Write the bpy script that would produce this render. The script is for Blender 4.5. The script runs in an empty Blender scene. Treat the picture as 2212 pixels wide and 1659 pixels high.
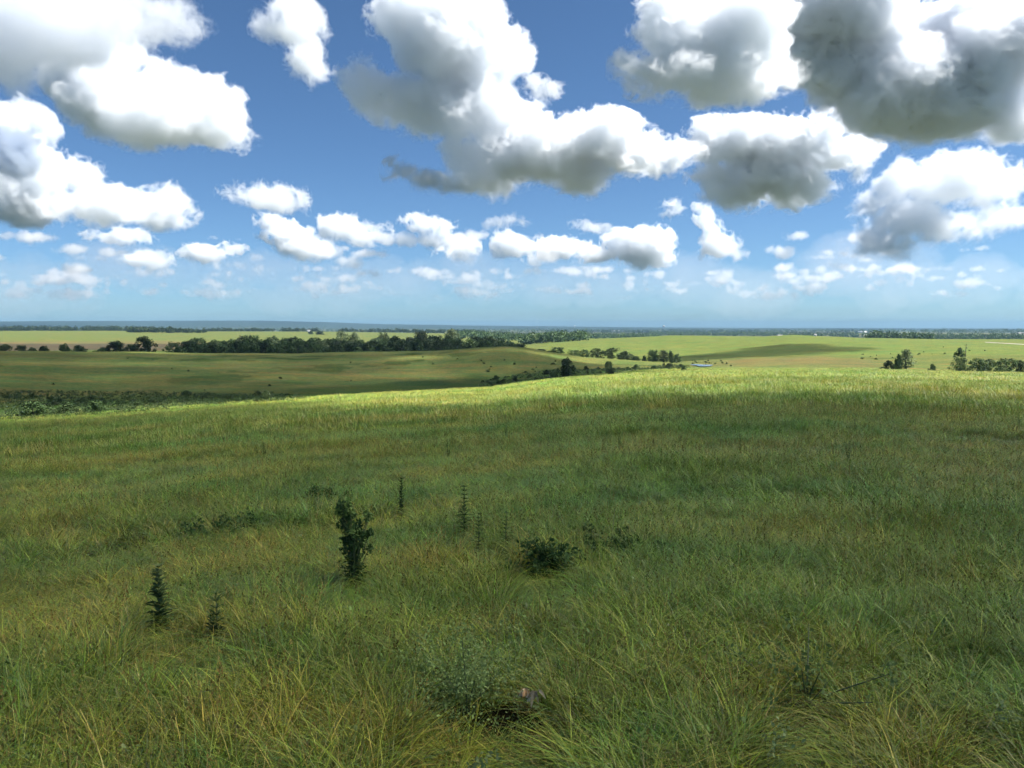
import bpy, bmesh, math, random
import numpy as np
from mathutils import Vector, Matrix

sc = bpy.context.scene
COL = sc.collection
rng = np.random.default_rng(7)
random.seed(7)

# ------------------------------------------------------------------ camera, sky, sun, exposure
F = 766.0            # focal length in 1024-wide pixels
HY = 326.0           # eye-level row of the photograph at 1024x768
EYE = 1.65
PITCH = math.atan((384 - HY) / F)
cam = bpy.data.objects.new('camera', bpy.data.cameras.new('camera'))
COL.objects.link(cam)
cam.data.sensor_width = 36
cam.data.lens = 36 * F / 1024
cam.data.clip_start = 0.05
cam.data.clip_end = 200000
cam.location = (0, 0, EYE)
cam.rotation_euler = (math.pi / 2 - PITCH, 0, 0)
sc.camera = cam

SUN_EL, SUN_AZ = math.radians(55), math.radians(92)
world = bpy.data.worlds.new('World')
sc.world = world
world.use_nodes = True
wn = world.node_tree
sky = wn.nodes.new('ShaderNodeTexSky')
sky.sky_type = 'NISHITA'
sky.sun_disc = False
sky.sun_elevation = SUN_EL
sky.sun_rotation = SUN_AZ
sky.altitude = 400
sky.air_density = 0.65
sky.dust_density = 0.7
sky.ozone_density = 2.0
hue = wn.nodes.new('ShaderNodeVectorMath')      # a clearer, less violet blue air
hue.operation = 'MULTIPLY'
hue.inputs[1].default_value = (.65, .87, 1.0)
wn.links.new(sky.outputs[0], hue.inputs[0])
wn.links.new(hue.outputs[0], wn.nodes['Background'].inputs[0])
wn.nodes['Background'].inputs[1].default_value = 0.05

sun = bpy.data.objects.new('sun', bpy.data.lights.new('sun', 'SUN'))
COL.objects.link(sun)
sun.data.energy = 4.6
sun.data.angle = math.radians(0.53)
sun.data.color = (1, 0.965, 0.91)
SD = Vector((math.sin(SUN_AZ) * math.cos(SUN_EL), math.cos(SUN_AZ) * math.cos(SUN_EL), math.sin(SUN_EL)))
sun.rotation_euler = SD.to_track_quat('Z', 'Y').to_euler()

sc.view_settings.view_transform = 'Standard'
sc.view_settings.look = 'None'
sc.view_settings.exposure = 1.5
sc.view_settings.gamma = 1
sc.cycles.max_bounces = 22
sc.cycles.volume_bounces = 13
sc.cycles.volume_step_rate = 1.5
sc.cycles.diffuse_bounces = 3
sc.cycles.glossy_bounces = 2
sc.cycles.transmission_bounces = 4
sc.cycles.transparent_max_bounces = 8
sc.cycles.use_denoising = True
sc.cycles.adaptive_threshold = 0.025
sc.cycles.adaptive_min_samples = 24

# ------------------------------------------------------------------ small helpers
def tag(o, label=None, cat=None, group=None, kind=None):
    if label: o['label'] = label
    if cat: o['category'] = cat
    if group: o['group'] = group
    if kind: o['kind'] = kind
    return o

def link(o, parent=None):
    COL.objects.link(o)
    if parent: o.parent = parent
    return o

def raw_mesh(name, V, faces_n, idx, mats=(), tint=None, smooth=False, midx=None):
    """mesh from numpy: V (n,3), faces_n = verts per face (int or array), idx flat index list"""
    me = bpy.data.meshes.new(name)
    V = np.asarray(V, float)
    idx = np.asarray(idx, np.int32).ravel()
    me.vertices.add(len(V)); me.vertices.foreach_set('co', V.ravel())
    me.loops.add(len(idx)); me.loops.foreach_set('vertex_index', idx)
    if np.isscalar(faces_n):
        st = np.arange(0, len(idx), faces_n, dtype=np.int32)
    else:
        st = np.concatenate([[0], np.cumsum(faces_n)[:-1]]).astype(np.int32)
    me.polygons.add(len(st)); me.polygons.foreach_set('loop_start', st)
    if midx is not None: me.polygons.foreach_set('material_index', np.asarray(midx, np.int32))
    me.update(calc_edges=True)
    if smooth: me.polygons.foreach_set('use_smooth', np.ones(len(st), bool))
    for m in mats: me.materials.append(m)
    if tint is not None:
        a = me.attributes.new('tint', 'FLOAT_COLOR', 'POINT')
        c = np.ones((len(V), 4), np.float32); c[:, :3] = tint
        a.data.foreach_set('color', c.ravel())
    return me

def hsh(i, j, k):
    h = (i * 374761393 + j * 668265263 + k * 6442450941 + 1013904223) & 0xffffffff
    h = ((h ^ (h >> 13)) * 1274126177) & 0xffffffff
    return ((h ^ (h >> 16)) & 0xffff) / 65535.0

def vnoise(p):
    i = np.floor(p).astype(np.int64); f = p - i; f = f * f * (3 - 2 * f)
    r = 0
    for a in (0, 1):
        for b in (0, 1):
            for c in (0, 1):
                w = (f[:, 0] if a else 1 - f[:, 0]) * (f[:, 1] if b else 1 - f[:, 1]) * (f[:, 2] if c else 1 - f[:, 2])
                r = r + w * hsh(i[:, 0] + a, i[:, 1] + b, i[:, 2] + c)
    return r * 2 - 1

S = 1024 / 2212.0
def pix_dir(X, Y):      # reading of the photo (2212 wide) -> direction with y = 1
    x = (X * S - 512) / F; y = (384 - Y * S) / F
    c, s = math.cos(PITCH), math.sin(PITCH)
    d = Vector((x, c + y * s, -s + y * c))
    return d / d.y

def azim(X, Y=760):
    return math.atan(pix_dir(X, Y).x)

# ------------------------------------------------------------------ materials
def new_mat(name):
    m = bpy.data.materials.new(name); m.use_nodes = True
    m.node_tree.nodes.clear()
    return m, m.node_tree.nodes, m.node_tree.links

def plain(name, col, rough=0.7, var=0.15, scale=6.0, metal=0.0):
    m, n, l = new_mat(name)
    o = n.new('ShaderNodeOutputMaterial'); b = n.new('ShaderNodeBsdfPrincipled')
    tx = n.new('ShaderNodeTexNoise'); tx.inputs['Scale'].default_value = scale; tx.inputs['Detail'].default_value = 4
    tc = n.new('ShaderNodeTexCoord'); l.new(tc.outputs['Object'], tx.inputs['Vector'])
    mx = n.new('ShaderNodeMix'); mx.data_type = 'RGBA'
    mx.inputs['A'].default_value = (*[c * (1 - var) for c in col], 1)
    mx.inputs['B'].default_value = (*[min(1, c * (1 + var)) for c in col], 1)
    l.new(tx.outputs[0], mx.inputs['Factor']); l.new(mx.outputs['Result'], b.inputs['Base Color'])
    b.inputs['Roughness'].default_value = rough; b.inputs['Metallic'].default_value = metal
    l.new(b.outputs[0], o.inputs[0])
    return m

def meadow_patches():
    """node group: land-cover colour shifts (dry, lush, weedy patches) from world position"""
    g = bpy.data.node_groups.new('meadow_patches', 'ShaderNodeTree')
    g.interface.new_socket('Color', in_out='INPUT', socket_type='NodeSocketColor')
    g.interface.new_socket('Color', in_out='OUTPUT', socket_type='NodeSocketColor')
    n, l = g.nodes, g.links
    gi = n.new('NodeGroupInput'); go = n.new('NodeGroupOutput')
    geo = n.new('ShaderNodeNewGeometry')
    cur = gi.outputs[0]
    for sx, sy, det, lo, hi, A, B in (
            (0.010, 0.035, 3, .35, .65, (1.10, .99, .9), (.9, 1.03, .92)),
            (0.06, 0.16, 5, .36, .64, (1.26, 1.0, .9), (.76, .97, .85)),
            (0.5, 0.9, 4, .33, .67, (1.3, 1.07, .95), (.66, .85, .8))):
        mp = n.new('ShaderNodeMapping'); mp.inputs['Scale'].default_value = (sx, sy, .3 * sx)
        l.new(geo.outputs['Position'], mp.inputs['Vector'])
        t = n.new('ShaderNodeTexNoise'); t.inputs['Scale'].default_value = 1; t.inputs['Detail'].default_value = det
        l.new(mp.outputs[0], t.inputs['Vector'])
        mr = n.new('ShaderNodeMapRange'); mr.inputs['From Min'].default_value = lo; mr.inputs['From Max'].default_value = hi
        l.new(t.outputs[0], mr.inputs['Value'])
        mx = n.new('ShaderNodeMix'); mx.data_type = 'RGBA'
        mx.inputs['A'].default_value = (*A, 1); mx.inputs['B'].default_value = (*B, 1)
        l.new(mr.outputs[0], mx.inputs['Factor'])
        mu = n.new('ShaderNodeMix'); mu.data_type = 'RGBA'; mu.blend_type = 'MULTIPLY'; mu.inputs['Factor'].default_value = 1
        l.new(cur, mu.inputs['A']); l.new(mx.outputs['Result'], mu.inputs['B'])
        cur = mu.outputs['Result']
    l.new(cur, go.inputs[0])
    return g
PATCH = meadow_patches()

def leaf_mat(name, transl=0.3, patches=False, gain=(1, 1, 1), rnd=0.25, rough=0.55):
    m, n, l = new_mat(name)
    o = n.new('ShaderNodeOutputMaterial')
    at = n.new('ShaderNodeAttribute'); at.attribute_name = 'tint'
    cur = at.outputs['Color']
    if patches:
        pg = n.new('ShaderNodeGroup'); pg.node_tree = PATCH
        l.new(cur, pg.inputs[0]); cur = pg.outputs[0]
    oi = n.new('ShaderNodeObjectInfo')
    mr = n.new('ShaderNodeMapRange'); mr.inputs['To Min'].default_value = 1 - rnd; mr.inputs['To Max'].default_value = 1 + rnd
    l.new(oi.outputs['Random'], mr.inputs['Value'])
    vm = n.new('ShaderNodeVectorMath'); vm.operation = 'SCALE'
    l.new(cur, vm.inputs[0]); l.new(mr.outputs[0], vm.inputs['Scale'])
    vg = n.new('ShaderNodeVectorMath'); vg.operation = 'MULTIPLY'; vg.inputs[1].default_value = gain
    l.new(vm.outputs[0], vg.inputs[0])
    b = n.new('ShaderNodeBsdfPrincipled'); b.inputs['Roughness'].default_value = rough
    b.inputs['Specular IOR Level'].default_value = 0.35 if rough < .5 else .2
    l.new(vg.outputs[0], b.inputs['Base Color'])
    t = n.new('ShaderNodeBsdfTranslucent'); l.new(vg.outputs[0], t.inputs['Color'])
    mx = n.new('ShaderNodeMixShader'); mx.inputs[0].default_value = transl
    l.new(b.outputs[0], mx.inputs[1]); l.new(t.outputs[0], mx.inputs[2]); l.new(mx.outputs[0], o.inputs[0])
    return m

def vapour(name, dens, col=(.99, .99, .99), g=0.25):
    m, n, l = new_mat(name)
    o = n.new('ShaderNodeOutputMaterial'); v = n.new('ShaderNodeVolumePrincipled')
    v.inputs['Color'].default_value = (*col, 1); v.inputs['Density'].default_value = dens
    v.inputs['Anisotropy'].default_value = g
    l.new(v.outputs[0], o.inputs['Volume'])
    return m

M_GRASS = leaf_mat('grass_blades', .22, True, (1.3, 1.56, .9), rnd=.45, rough=.45)
M_LEAF = leaf_mat('tree_leaves', .2, False, rnd=.45)
M_FORB = leaf_mat('weed_leaves', .3, False, rnd=.1, rough=.8)
M_BARK = plain('bark', (.07, .055, .045), .9, .3)
M_STEM = plain('stem', (.10, .12, .045), .7, .2, 40)

# ------------------------------------------------------------------ terrain
XS = np.array([-900, 0, 250, 430, 600, 830, 1000, 1097, 1200, 1262, 1400, 1454, 1600, 1700, 1760, 1900, 2000, 2212, 3100.])
def line(pts):
    p = np.array(pts, float)
    return lambda X: np.interp(X, p[:, 0], p[:, 1])
LINES = [   # (photo row as function of column, distance as function of column): real land-form lines, near to far
 (line([(0,912),(250,897),(430,880),(600,866),(830,852),(1000,843),(1060,841),(1200,822),(1400,806),(1600,798),(1800,799),(2000,804),(2212,808)]),
  line([(0,130),(600,150),(1000,190),(1400,240),(2212,280)])),
 (line([(0,882),(250,874),(430,864),(600,859),(830,847),(1000,838),(1060,835),(1200,813),(1400,796),(1454,794),(1600,794),(1800,794),(2000,797),(2212,801)]),
  line([(0,200),(600,215),(1000,260),(1400,320),(2212,350)])),
 (line([(0,757),(300,760),(640,765),(800,762),(933,761),(1042,752),(1097,750),(1141,754),(1207,767),(1262,775),(1399,782),(1454,786),(1600,777),(1759,771),(1900,778),(2050,772),(2212,770)]),
  line([(0,480),(640,470),(1000,430),(1097,420),(1262,430),(2000,450),(2212,470)])),
 (line([(0,771),(1000,771),(1207,774),(1262,778),(1400,778),(1454,776),(1600,766),(1759,763),(2000,765),(2212,762)]), line([(0,650),(1300,620),(2212,600)])),
 (line([(0,757),(1000,757),(1262,761),(1454,757),(1600,748),(1700,740),(1759,739),(2000,748),(2212,752)]), line([(0,850),(2212,800)])),
 (line([(0,741),(640,743),(1000,745),(1134,747),(1207,742),(1300,736),(1400,729),(1448,725.5),(1646,728.5),(1717,725),(1865,732),(2030,735),(2212,736)]), line([(0,1250),(2212,1200)])),
 (line([(0,715),(250,715),(500,717),(700,717.5),(1000,722),(1134,729),(1454,733),(2212,735)]), line([(0,2600),(2212,2600)])),
 (line([(0,720),(2212,721)]), line([(0,5000),(2212,5000)])),
 (line([(0,713),(2212,715.5)]), line([(0,9000),(2212,9000)])),
 (line([(-900,697),(0,694.5),(250,694),(560,692.5),(700,696),(830,700),(1000,703),(1500,709),(2212,711.5)]), line([(0,15000),(2212,15000)])),
 (line([(0,700),(1000,706),(2212,709.5)]), line([(0,25000),(2212,25000)])),
]
AZ = np.radians(np.concatenate([np.linspace(-180, -42, 60)[:-1], np.linspace(-42, 42, 760), np.linspace(42, 180, 60)[1:]]))
RR = np.concatenate([[0.0], np.geomspace(0.4, 25000, 760)])
def pchip(x, y, q):
    h = np.diff(x); d = np.diff(y) / h
    m = np.zeros(len(x))
    for i in range(1, len(x) - 1):
        if d[i-1] * d[i] > 0:
            w1, w2 = 2*h[i] + h[i-1], h[i] + 2*h[i-1]
            m[i] = (w1 + w2) / (w1 / d[i-1] + w2 / d[i])
    m[0], m[-1] = d[0], d[-1]
    k = np.clip(np.searchsorted(x, q) - 1, 0, len(h) - 1)
    t = (q - x[k]) / h[k]
    return ((1+2*t)*(1-t)**2*y[k] + t*(1-t)**2*h[k]*m[k] + t*t*(3-2*t)*y[k+1] + t*t*(t-1)*h[k]*m[k+1])
ZG = np.zeros((len(RR), len(AZ)))
for j, a in enumerate(AZ):
    ac = max(-math.radians(48), min(math.radians(48), a))
    X = (math.tan(ac) * F * 1.0 + 512) / S
    rs, zs = [0.0], [0.0]
    for yl, dl in LINES:
        D = float(dl(X)); Y = float(yl(X))
        t = -pix_dir(X, Y).z * math.cos(ac)
        rs.append(D); zs.append(EYE - t * D)
    s = zs[1] / rs[1]
    rs[1:1] = [rs[1] * .4, rs[1] * .8]; zs[1:1] = [s * rs[1], s * rs[2]]
    ZG[:, j] = pchip(np.array(rs), np.array(zs), RR)
AA, RG = np.meshgrid(AZ, RR)
XW, YW = RG * np.sin(AA), RG * np.cos(AA)
P = np.stack([XW.ravel(), YW.ravel(), np.zeros(XW.size)], 1)
bump = (vnoise(P / 1.3) * .03 + vnoise(P / 6) * .06) * np.clip(RG.ravel() / 6, 0, 1) + \
       vnoise(P / 30) * np.clip(RG.ravel() / 150, 0, 1) * .35 + vnoise(P / 90) * np.clip(RG.ravel() / 500 - .2, 0, 1) * .7 + \
       vnoise(P / 700) * np.clip(RG.ravel() / 6000 - .3, 0, 1) * 6
ZG += bump.reshape(ZG.shape)
LRR = np.log(np.maximum(RR, .2))
def height(x, y):
    x = np.atleast_1d(np.asarray(x, float)); y = np.atleast_1d(np.asarray(y, float))
    r = np.hypot(x, y); a = np.arctan2(x, y)
    fi = np.interp(np.log(np.maximum(r, .2)), LRR, np.arange(len(RR)))
    fj = np.interp(a, AZ, np.arange(len(AZ)))
    i = np.clip(fi.astype(int), 0, len(RR) - 2); j = np.clip(fj.astype(int), 0, len(AZ) - 2)
    u, v = fi - i, fj - j
    return (ZG[i, j]*(1-u)*(1-v) + ZG[i+1, j]*u*(1-v) + ZG[i, j+1]*(1-u)*v + ZG[i+1, j+1]*u*v)
def H(x, y): return float(height(x, y)[0])
def spot(X, D):             # point on the ground in the direction of a photo column at a distance
    a = azim(X)
    x, y = D * math.sin(a), D * math.cos(a)
    return Vector((x, y, H(x, y)))
def ground_at(X, Y, rmin=1.5, lift=0.0):
    """first ground point seen at a reading of the photo"""
    d = pix_dir(X, Y); k = math.hypot(d.x, d.y)
    r = np.geomspace(rmin, 24000, 6000); t = r / k
    z = EYE + d.z * t
    below = np.nonzero(z <= height(d.x * t, d.y * t) + lift)[0]
    q = t[below[0]] if len(below) else t[-1]
    return Vector((d.x * q, d.y * q, H(d.x * q, d.y * q)))

# land cover colours, by region of the land
Xp = (np.tan(np.clip(AA, -1.2, 1.2)) * F + 512) / S
R1 = LINES[0][1](Xp)
NB = lambda sc_, o=0: vnoise(P / sc_ + o).reshape(AA.shape)
def sm(a, b, x): return np.clip((x - a) / (b - a), 0, 1) ** 2 * (3 - 2 * np.clip((x - a) / (b - a), 0, 1))
C = np.zeros(AA.shape + (3,))
C[:] = (.175, .205, .048)
def paint(mask, col):
    global C
    C = C * (1 - mask[..., None]) + np.array(col) * mask[..., None]
wob = NB(60) * .16 + NB(17, 40) * .08
paint(sm(0, 1, (RG / (R1 * 1.1) - 1) * 12), (.115, .135, .048))                                   # far slope of the valley
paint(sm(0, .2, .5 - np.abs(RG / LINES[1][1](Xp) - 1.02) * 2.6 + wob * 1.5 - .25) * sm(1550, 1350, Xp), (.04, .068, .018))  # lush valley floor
paint(sm(280, 330, RG) * sm(420, 350, RG) * sm(1050, 700, Xp) * sm(-.05, .3, wob + .1), (.11, .117, .05))
paint(sm(.0, .12, NB(26, 7) + NB(9, 3) * .6 - .55) * sm(230, 300, RG) * sm(900, 500, RG), (.06, .085, .025))   # shrubby specks
paint(sm(330, 370, RG) * sm(470, 440, RG) * sm(1480, 1620, Xp) * sm(1960, 1850, Xp), (.125, .12, .055))      # brown mound
paint(sm(520, 600, RG) * sm(1100, 1220, Xp), (.115, .15, .045))                                   # right hills
paint(sm(520, 600, RG) * sm(1050, 900, Xp), (.07, .10, .03))                                     # creek bottom behind the left hill
fld = sm(1000, 850, Xp)
paint(sm(830, 900, RG * (1 + wob * .3)) * sm(1260, 1210, RG) * fld * sm(560, 420, Xp), (.075, .064, .05))      # dark ploughed strip
paint(sm(1080, 1150, RG * (1 + wob * .3)) * fld * np.maximum(sm(1180, 1240, RG), sm(420, 560, Xp)), (.135, .122, .066))                                # tan strip
paint(sm(1330, 1450, RG * (1 + wob * .2)) * sm(1250, 1050, Xp), (.115, .14, .05))               # pale field
paint(np.maximum(sm(2700, 3000, RG), sm(.75, .9, np.abs(AA)) * sm(300, 500, RG)), (.05, .062, .045))                                                    # far plain; unseen land at the sides dulled to cut green bounce light
paint(sm(2800, 3200, RG) * sm(.25, .35, NB(900, 11) + NB(350, 5) * .5), (.11, .12, .08))        # far open fields
paint(sm(9000, 12000, RG), (.022, .036, .028))
paint(sm(130, 50, RG), (.026, .027, .014))                                                       # dark soil and thatch under the grass, darkened further for shade in the gaps
fine = vnoise(P / 14 + 3) .reshape(AA.shape) * .5 + vnoise(P / 5 + 8).reshape(AA.shape) * .5
C *= (1 + .22 * fine * sm(200, 300, RG) * sm(1600, 900, RG))[..., None]
del NB
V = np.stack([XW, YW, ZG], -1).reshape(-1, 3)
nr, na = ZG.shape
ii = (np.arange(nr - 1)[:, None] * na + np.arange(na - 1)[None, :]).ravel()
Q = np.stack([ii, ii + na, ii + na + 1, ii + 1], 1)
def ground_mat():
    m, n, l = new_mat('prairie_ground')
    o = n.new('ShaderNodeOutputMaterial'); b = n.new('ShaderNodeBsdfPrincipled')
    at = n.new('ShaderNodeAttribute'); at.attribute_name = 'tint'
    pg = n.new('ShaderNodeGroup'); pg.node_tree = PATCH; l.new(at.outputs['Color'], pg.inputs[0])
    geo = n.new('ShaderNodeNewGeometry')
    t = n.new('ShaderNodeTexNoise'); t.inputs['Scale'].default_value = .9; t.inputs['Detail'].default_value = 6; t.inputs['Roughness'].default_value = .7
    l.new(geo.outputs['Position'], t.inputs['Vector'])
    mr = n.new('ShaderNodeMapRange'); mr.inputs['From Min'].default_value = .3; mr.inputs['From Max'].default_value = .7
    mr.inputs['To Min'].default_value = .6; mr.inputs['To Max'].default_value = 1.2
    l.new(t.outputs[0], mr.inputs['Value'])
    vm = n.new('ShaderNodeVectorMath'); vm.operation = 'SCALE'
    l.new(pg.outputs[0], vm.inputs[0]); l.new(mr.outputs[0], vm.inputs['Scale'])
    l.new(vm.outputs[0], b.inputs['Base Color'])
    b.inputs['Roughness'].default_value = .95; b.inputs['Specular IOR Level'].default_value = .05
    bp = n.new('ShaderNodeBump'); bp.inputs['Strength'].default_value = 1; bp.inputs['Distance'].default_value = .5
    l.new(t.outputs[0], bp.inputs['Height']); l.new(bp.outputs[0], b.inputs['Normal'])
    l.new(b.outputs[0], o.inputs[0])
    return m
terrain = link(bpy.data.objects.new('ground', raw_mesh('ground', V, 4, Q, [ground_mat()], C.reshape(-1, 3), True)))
tag(terrain, 'rolling green prairie running out to low blue hills', kind='structure')

# ------------------------------------------------------------------ clouds
def ico(n):
    bm = bmesh.new(); bmesh.ops.create_icosphere(bm, subdivisions=n, radius=1)
    v = np.array([x.co[:] for x in bm.verts]); f = np.array([[q.index for q in t.verts] for t in bm.faces]); bm.free()
    return v, f
IV, IF = ico(2)
SHELLS = ((1.15, .05, 2.4, 3.2), (1.0, .3, 1.5, 2.5), (.86, .65, 1.0, 2.8))   # growth, share of density, tearing, voxel
def puff_mesh(name, puffs, k, od, size, col, disp=1.0, shells=SHELLS, g=.25, ragged=1.0):
    """cumulus: three nested closed surfaces of torn puffs, thin vapour outside and dense inside, as ONE mesh"""
    org = np.mean([c for c, r in puffs], 0)
    seed = rng.uniform(0, 1000, 3)
    VV, FN, FI, MI, mats, off = [], [], [], [], [], 0
    for sh, (grow, share, am, vx) in enumerate(shells):
        V = np.concatenate([IV * (r * grow) + c for c, r in puffs])
        Fc = np.concatenate([IF + i * len(IV) for i in range(len(puffs))])
        me = raw_mesh('t', V - org, 3, Fc)
        ob = link(bpy.data.objects.new('t', me))
        md = ob.modifiers.new('r', 'REMESH'); md.mode = 'VOXEL'; md.voxel_size = k * vx
        m2 = bpy.data.meshes.new_from_object(ob.evaluated_get(bpy.context.evaluated_depsgraph_get()))
        bpy.data.objects.remove(ob); bpy.data.meshes.remove(me)
        n = len(m2.vertices)
        co = np.empty(n * 3); m2.vertices.foreach_get('co', co); co = co.reshape(-1, 3)
        no = np.empty(n * 3); m2.vertices.foreach_get('normal', no); no = no.reshape(-1, 3)
        q = co / k + seed
        dd = 0; vv = 0
        for wl, a in ((60, 9), (26, 8), (12, 5.2), (6, 3)):
            dd = dd + a * (1 - 2 * np.abs(vnoise(q / wl))) * disp * .7
            vv = vv + a * np.stack([vnoise(q / wl + s_) for s_ in (50, 90, 130)], 1) * am * .45 * ragged
        co = co + no * (dd * k)[:, None] + vv * k
        m2.vertices.foreach_set('co', co.ravel()); m2.update()
        ob = link(bpy.data.objects.new('t', m2))                      # a second pass closes what the tearing folded over
        md = ob.modifiers.new('r', 'REMESH'); md.mode = 'VOXEL'; md.voxel_size = k * vx * .85
        m3 = bpy.data.meshes.new_from_object(ob.evaluated_get(bpy.context.evaluated_depsgraph_get()))
        bpy.data.objects.remove(ob); bpy.data.meshes.remove(m2); m2 = m3
        n = len(m2.vertices); co = np.empty(n * 3); m2.vertices.foreach_get('co', co); co = co.reshape(-1, 3)
        li = np.empty(len(m2.loops), np.int32); m2.loops.foreach_get('vertex_index', li)
        lt = np.empty(len(m2.polygons), np.int32); m2.polygons.foreach_get('loop_total', lt)
        bpy.data.meshes.remove(m2)
        VV.append(co); FN.append(lt); FI.append(li + off); MI.append(np.full(len(lt), sh)); off += n
        mats.append(vapour('cloud_vapour', od * share / size, col, g))
    me = raw_mesh(name, np.concatenate(VV), np.concatenate(FN), np.concatenate(FI), mats, midx=np.concatenate(MI))
    ob = link(bpy.data.objects.new(name, me)); ob.location = org
    return ob
NT = rng.uniform(-1, 1, 64 ** 3).astype(np.float32)
def tnoise(p):
    """smooth periodic noise on a table, p (n,3)"""
    i = np.floor(p).astype(np.int32); f = (p - i).astype(np.float32); f = f * f * (3 - 2 * f)
    i0 = i & 63; i1 = (i + 1) & 63
    r = 0
    for a in (0, 1):
        xa = (i1 if a else i0)[:, 0] * 4096; wa = f[:, 0] if a else 1 - f[:, 0]
        for b in (0, 1):
            xb = xa + (i1 if b else i0)[:, 1] * 64; wb = wa * (f[:, 1] if b else 1 - f[:, 1])
            r = r + wb * ((1 - f[:, 2]) * NT[xb + i0[:, 2]] + f[:, 2] * NT[xb + i1[:, 2]])
    return r
def rot3():
    q, _ = np.linalg.qr(rng.normal(size=(3, 3))); return q
def vapour_volume(name, C_, Rd, k, vox, size, od, col, g, rag=1.0, soft=9.0, floor=None):
    """a cloud as a real volume: puffs (centres, radii) eroded by noise, written to a density grid that the Volume Cube node fills"""
    C_, Rd = np.array(C_), np.array(Rd)
    pad = (12 + soft) * k
    lo = (C_ - Rd).min(0) - pad; hi = (C_ + Rd).max(0) + pad
    v = vox * k; n = np.ceil((hi - lo) / v).astype(int) + 1; hi = lo + (n - 1) * v
    ax = [lo[i] + np.arange(n[i]) * v for i in range(3)]
    fld = np.full(n, -1e3, np.float32)
    for c, r in zip(C_, Rd):
        sl = []
        for i in range(3):
            w = r[i] * (1 + 26 * k / r.min())
            sl.append(slice(max(0, int((c[i] - w - lo[i]) / v)), min(n[i], int((c[i] + w - lo[i]) / v) + 2)))
        d = np.sqrt((((ax[0][sl[0]] - c[0]) / r[0]) ** 2)[:, None, None] + (((ax[1][sl[1]] - c[1]) / r[1]) ** 2)[None, :, None] + (((ax[2][sl[2]] - c[2]) / r[2]) ** 2)[None, None, :])
        fld[tuple(sl)] = np.maximum(fld[tuple(sl)], (1 - d) * r.min() / k)
    if floor is not None:
        fld = np.minimum(fld, ((ax[2] - floor) / k)[None, None, :] + 4).astype(np.float32)
    den = np.zeros(n.prod(), np.float32); fl = fld.ravel()
    den[fl > 45] = 1
    q = np.nonzero((fl > -24) & (fl <= 45))[0]
    ix, iy, iz = np.unravel_index(q, n)
    p = np.stack([ix, iy, iz], 1).astype(np.float32) * vox
    warp = np.stack([tnoise(p / 26 + o) for o in (3.3, 17.1, 40.7)], 1) * 7
    N = 0
    for wl, am in ((72, 14), (36, 12), (18, 8.5), (9, 5.5), (4.6, 3.4)):
        pp = ((p + warp * (1 if wl < 40 else 0)) @ rot3().astype(np.float32)) / wl + rng.uniform(0, 60, 3)
        t = tnoise(pp)
        N = N + am * ((1 - 2.6 * np.abs(t)) if wl < 40 else 1.6 * t)
    dep = fl[q] + N * .75 * rag
    zr = np.clip((iz / n[2] - .15) / .7, 0, 1)                # crisp heads, softer torn feet
    e = np.clip((dep - 1) / (soft * (1.5 - .95 * zr)), 0, 1)
    den[q] = e * e * (3 - 2 * e) * (.7 + .3 * np.clip(dep / 40, 0, 1)) * (.75 + .25 * zr)
    gm_ = bpy.data.meshes.new('vapour_grid'); gm_.vertices.add(int(n.prod()))
    at_ = gm_.attributes.new('vapour', 'FLOAT', 'POINT'); at_.data.foreach_set('value', den)
    go_ = bpy.data.objects.new('vapour_grid', gm_)
    h = [float(x) for x in (hi - lo) / 2]; lo_ = [-x for x in h]
    gr = bpy.data.node_groups.new('vapour_grid', 'GeometryNodeTree'); gr.is_modifier = True
    gr.interface.new_socket('Geometry', in_out='INPUT', socket_type='NodeSocketGeometry')
    gr.interface.new_socket('Geometry', in_out='OUTPUT', socket_type='NodeSocketGeometry')
    nn, l = gr.nodes, gr.links
    go = nn.new('NodeGroupOutput'); nn.new('NodeGroupInput')
    oi = nn.new('GeometryNodeObjectInfo'); oi.inputs['Object'].default_value = go_
    vc = nn.new('GeometryNodeVolumeCube'); vc.inputs['Min'].default_value = lo_; vc.inputs['Max'].default_value = h
    for i, a_ in enumerate('XYZ'): vc.inputs['Resolution ' + a_].default_value = int(n[i])
    pos = nn.new('GeometryNodeInputPosition').outputs[0]
    def vm(op, a_, b_):
        q_ = nn.new('ShaderNodeVectorMath'); q_.operation = op; l.new(a_, q_.inputs[0])
        if b_ is not None: q_.inputs[1].default_value = b_
        return q_.outputs[0]
    cell = vm('FLOOR', vm('ADD', vm('DIVIDE', vm('SUBTRACT', pos, lo_), [2 * a_ / (m_ - 1) for a_, m_ in zip(h, n)]), (.5, .5, .5)), None)
    sx = nn.new('ShaderNodeSeparateXYZ'); l.new(cell, sx.inputs[0])
    def toint(o_):
        q_ = nn.new('FunctionNodeFloatToInt'); l.new(o_, q_.inputs[0]); return q_.outputs[0]
    def im(op, a_, b_):
        q_ = nn.new('FunctionNodeIntegerMath'); q_.operation = op; l.new(a_, q_.inputs[0])
        if isinstance(b_, int): q_.inputs[1].default_value = b_
        else: l.new(b_, q_.inputs[1])
        return q_.outputs[0]
    jx, jy, jz = [toint(sx.outputs[i]) for i in range(3)]
    ind = im('ADD', im('MULTIPLY', im('ADD', im('MULTIPLY', jx, int(n[1])), jy), int(n[2])), jz)
    na_ = nn.new('GeometryNodeInputNamedAttribute'); na_.data_type = 'FLOAT'; na_.inputs['Name'].default_value = 'vapour'
    si = nn.new('GeometryNodeSampleIndex'); si.data_type = 'FLOAT'; si.domain = 'POINT'; si.clamp = True
    l.new(oi.outputs['Geometry'], si.inputs['Geometry']); l.new(na_.outputs['Attribute'], si.inputs['Value']); l.new(ind, si.inputs['Index'])
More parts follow.
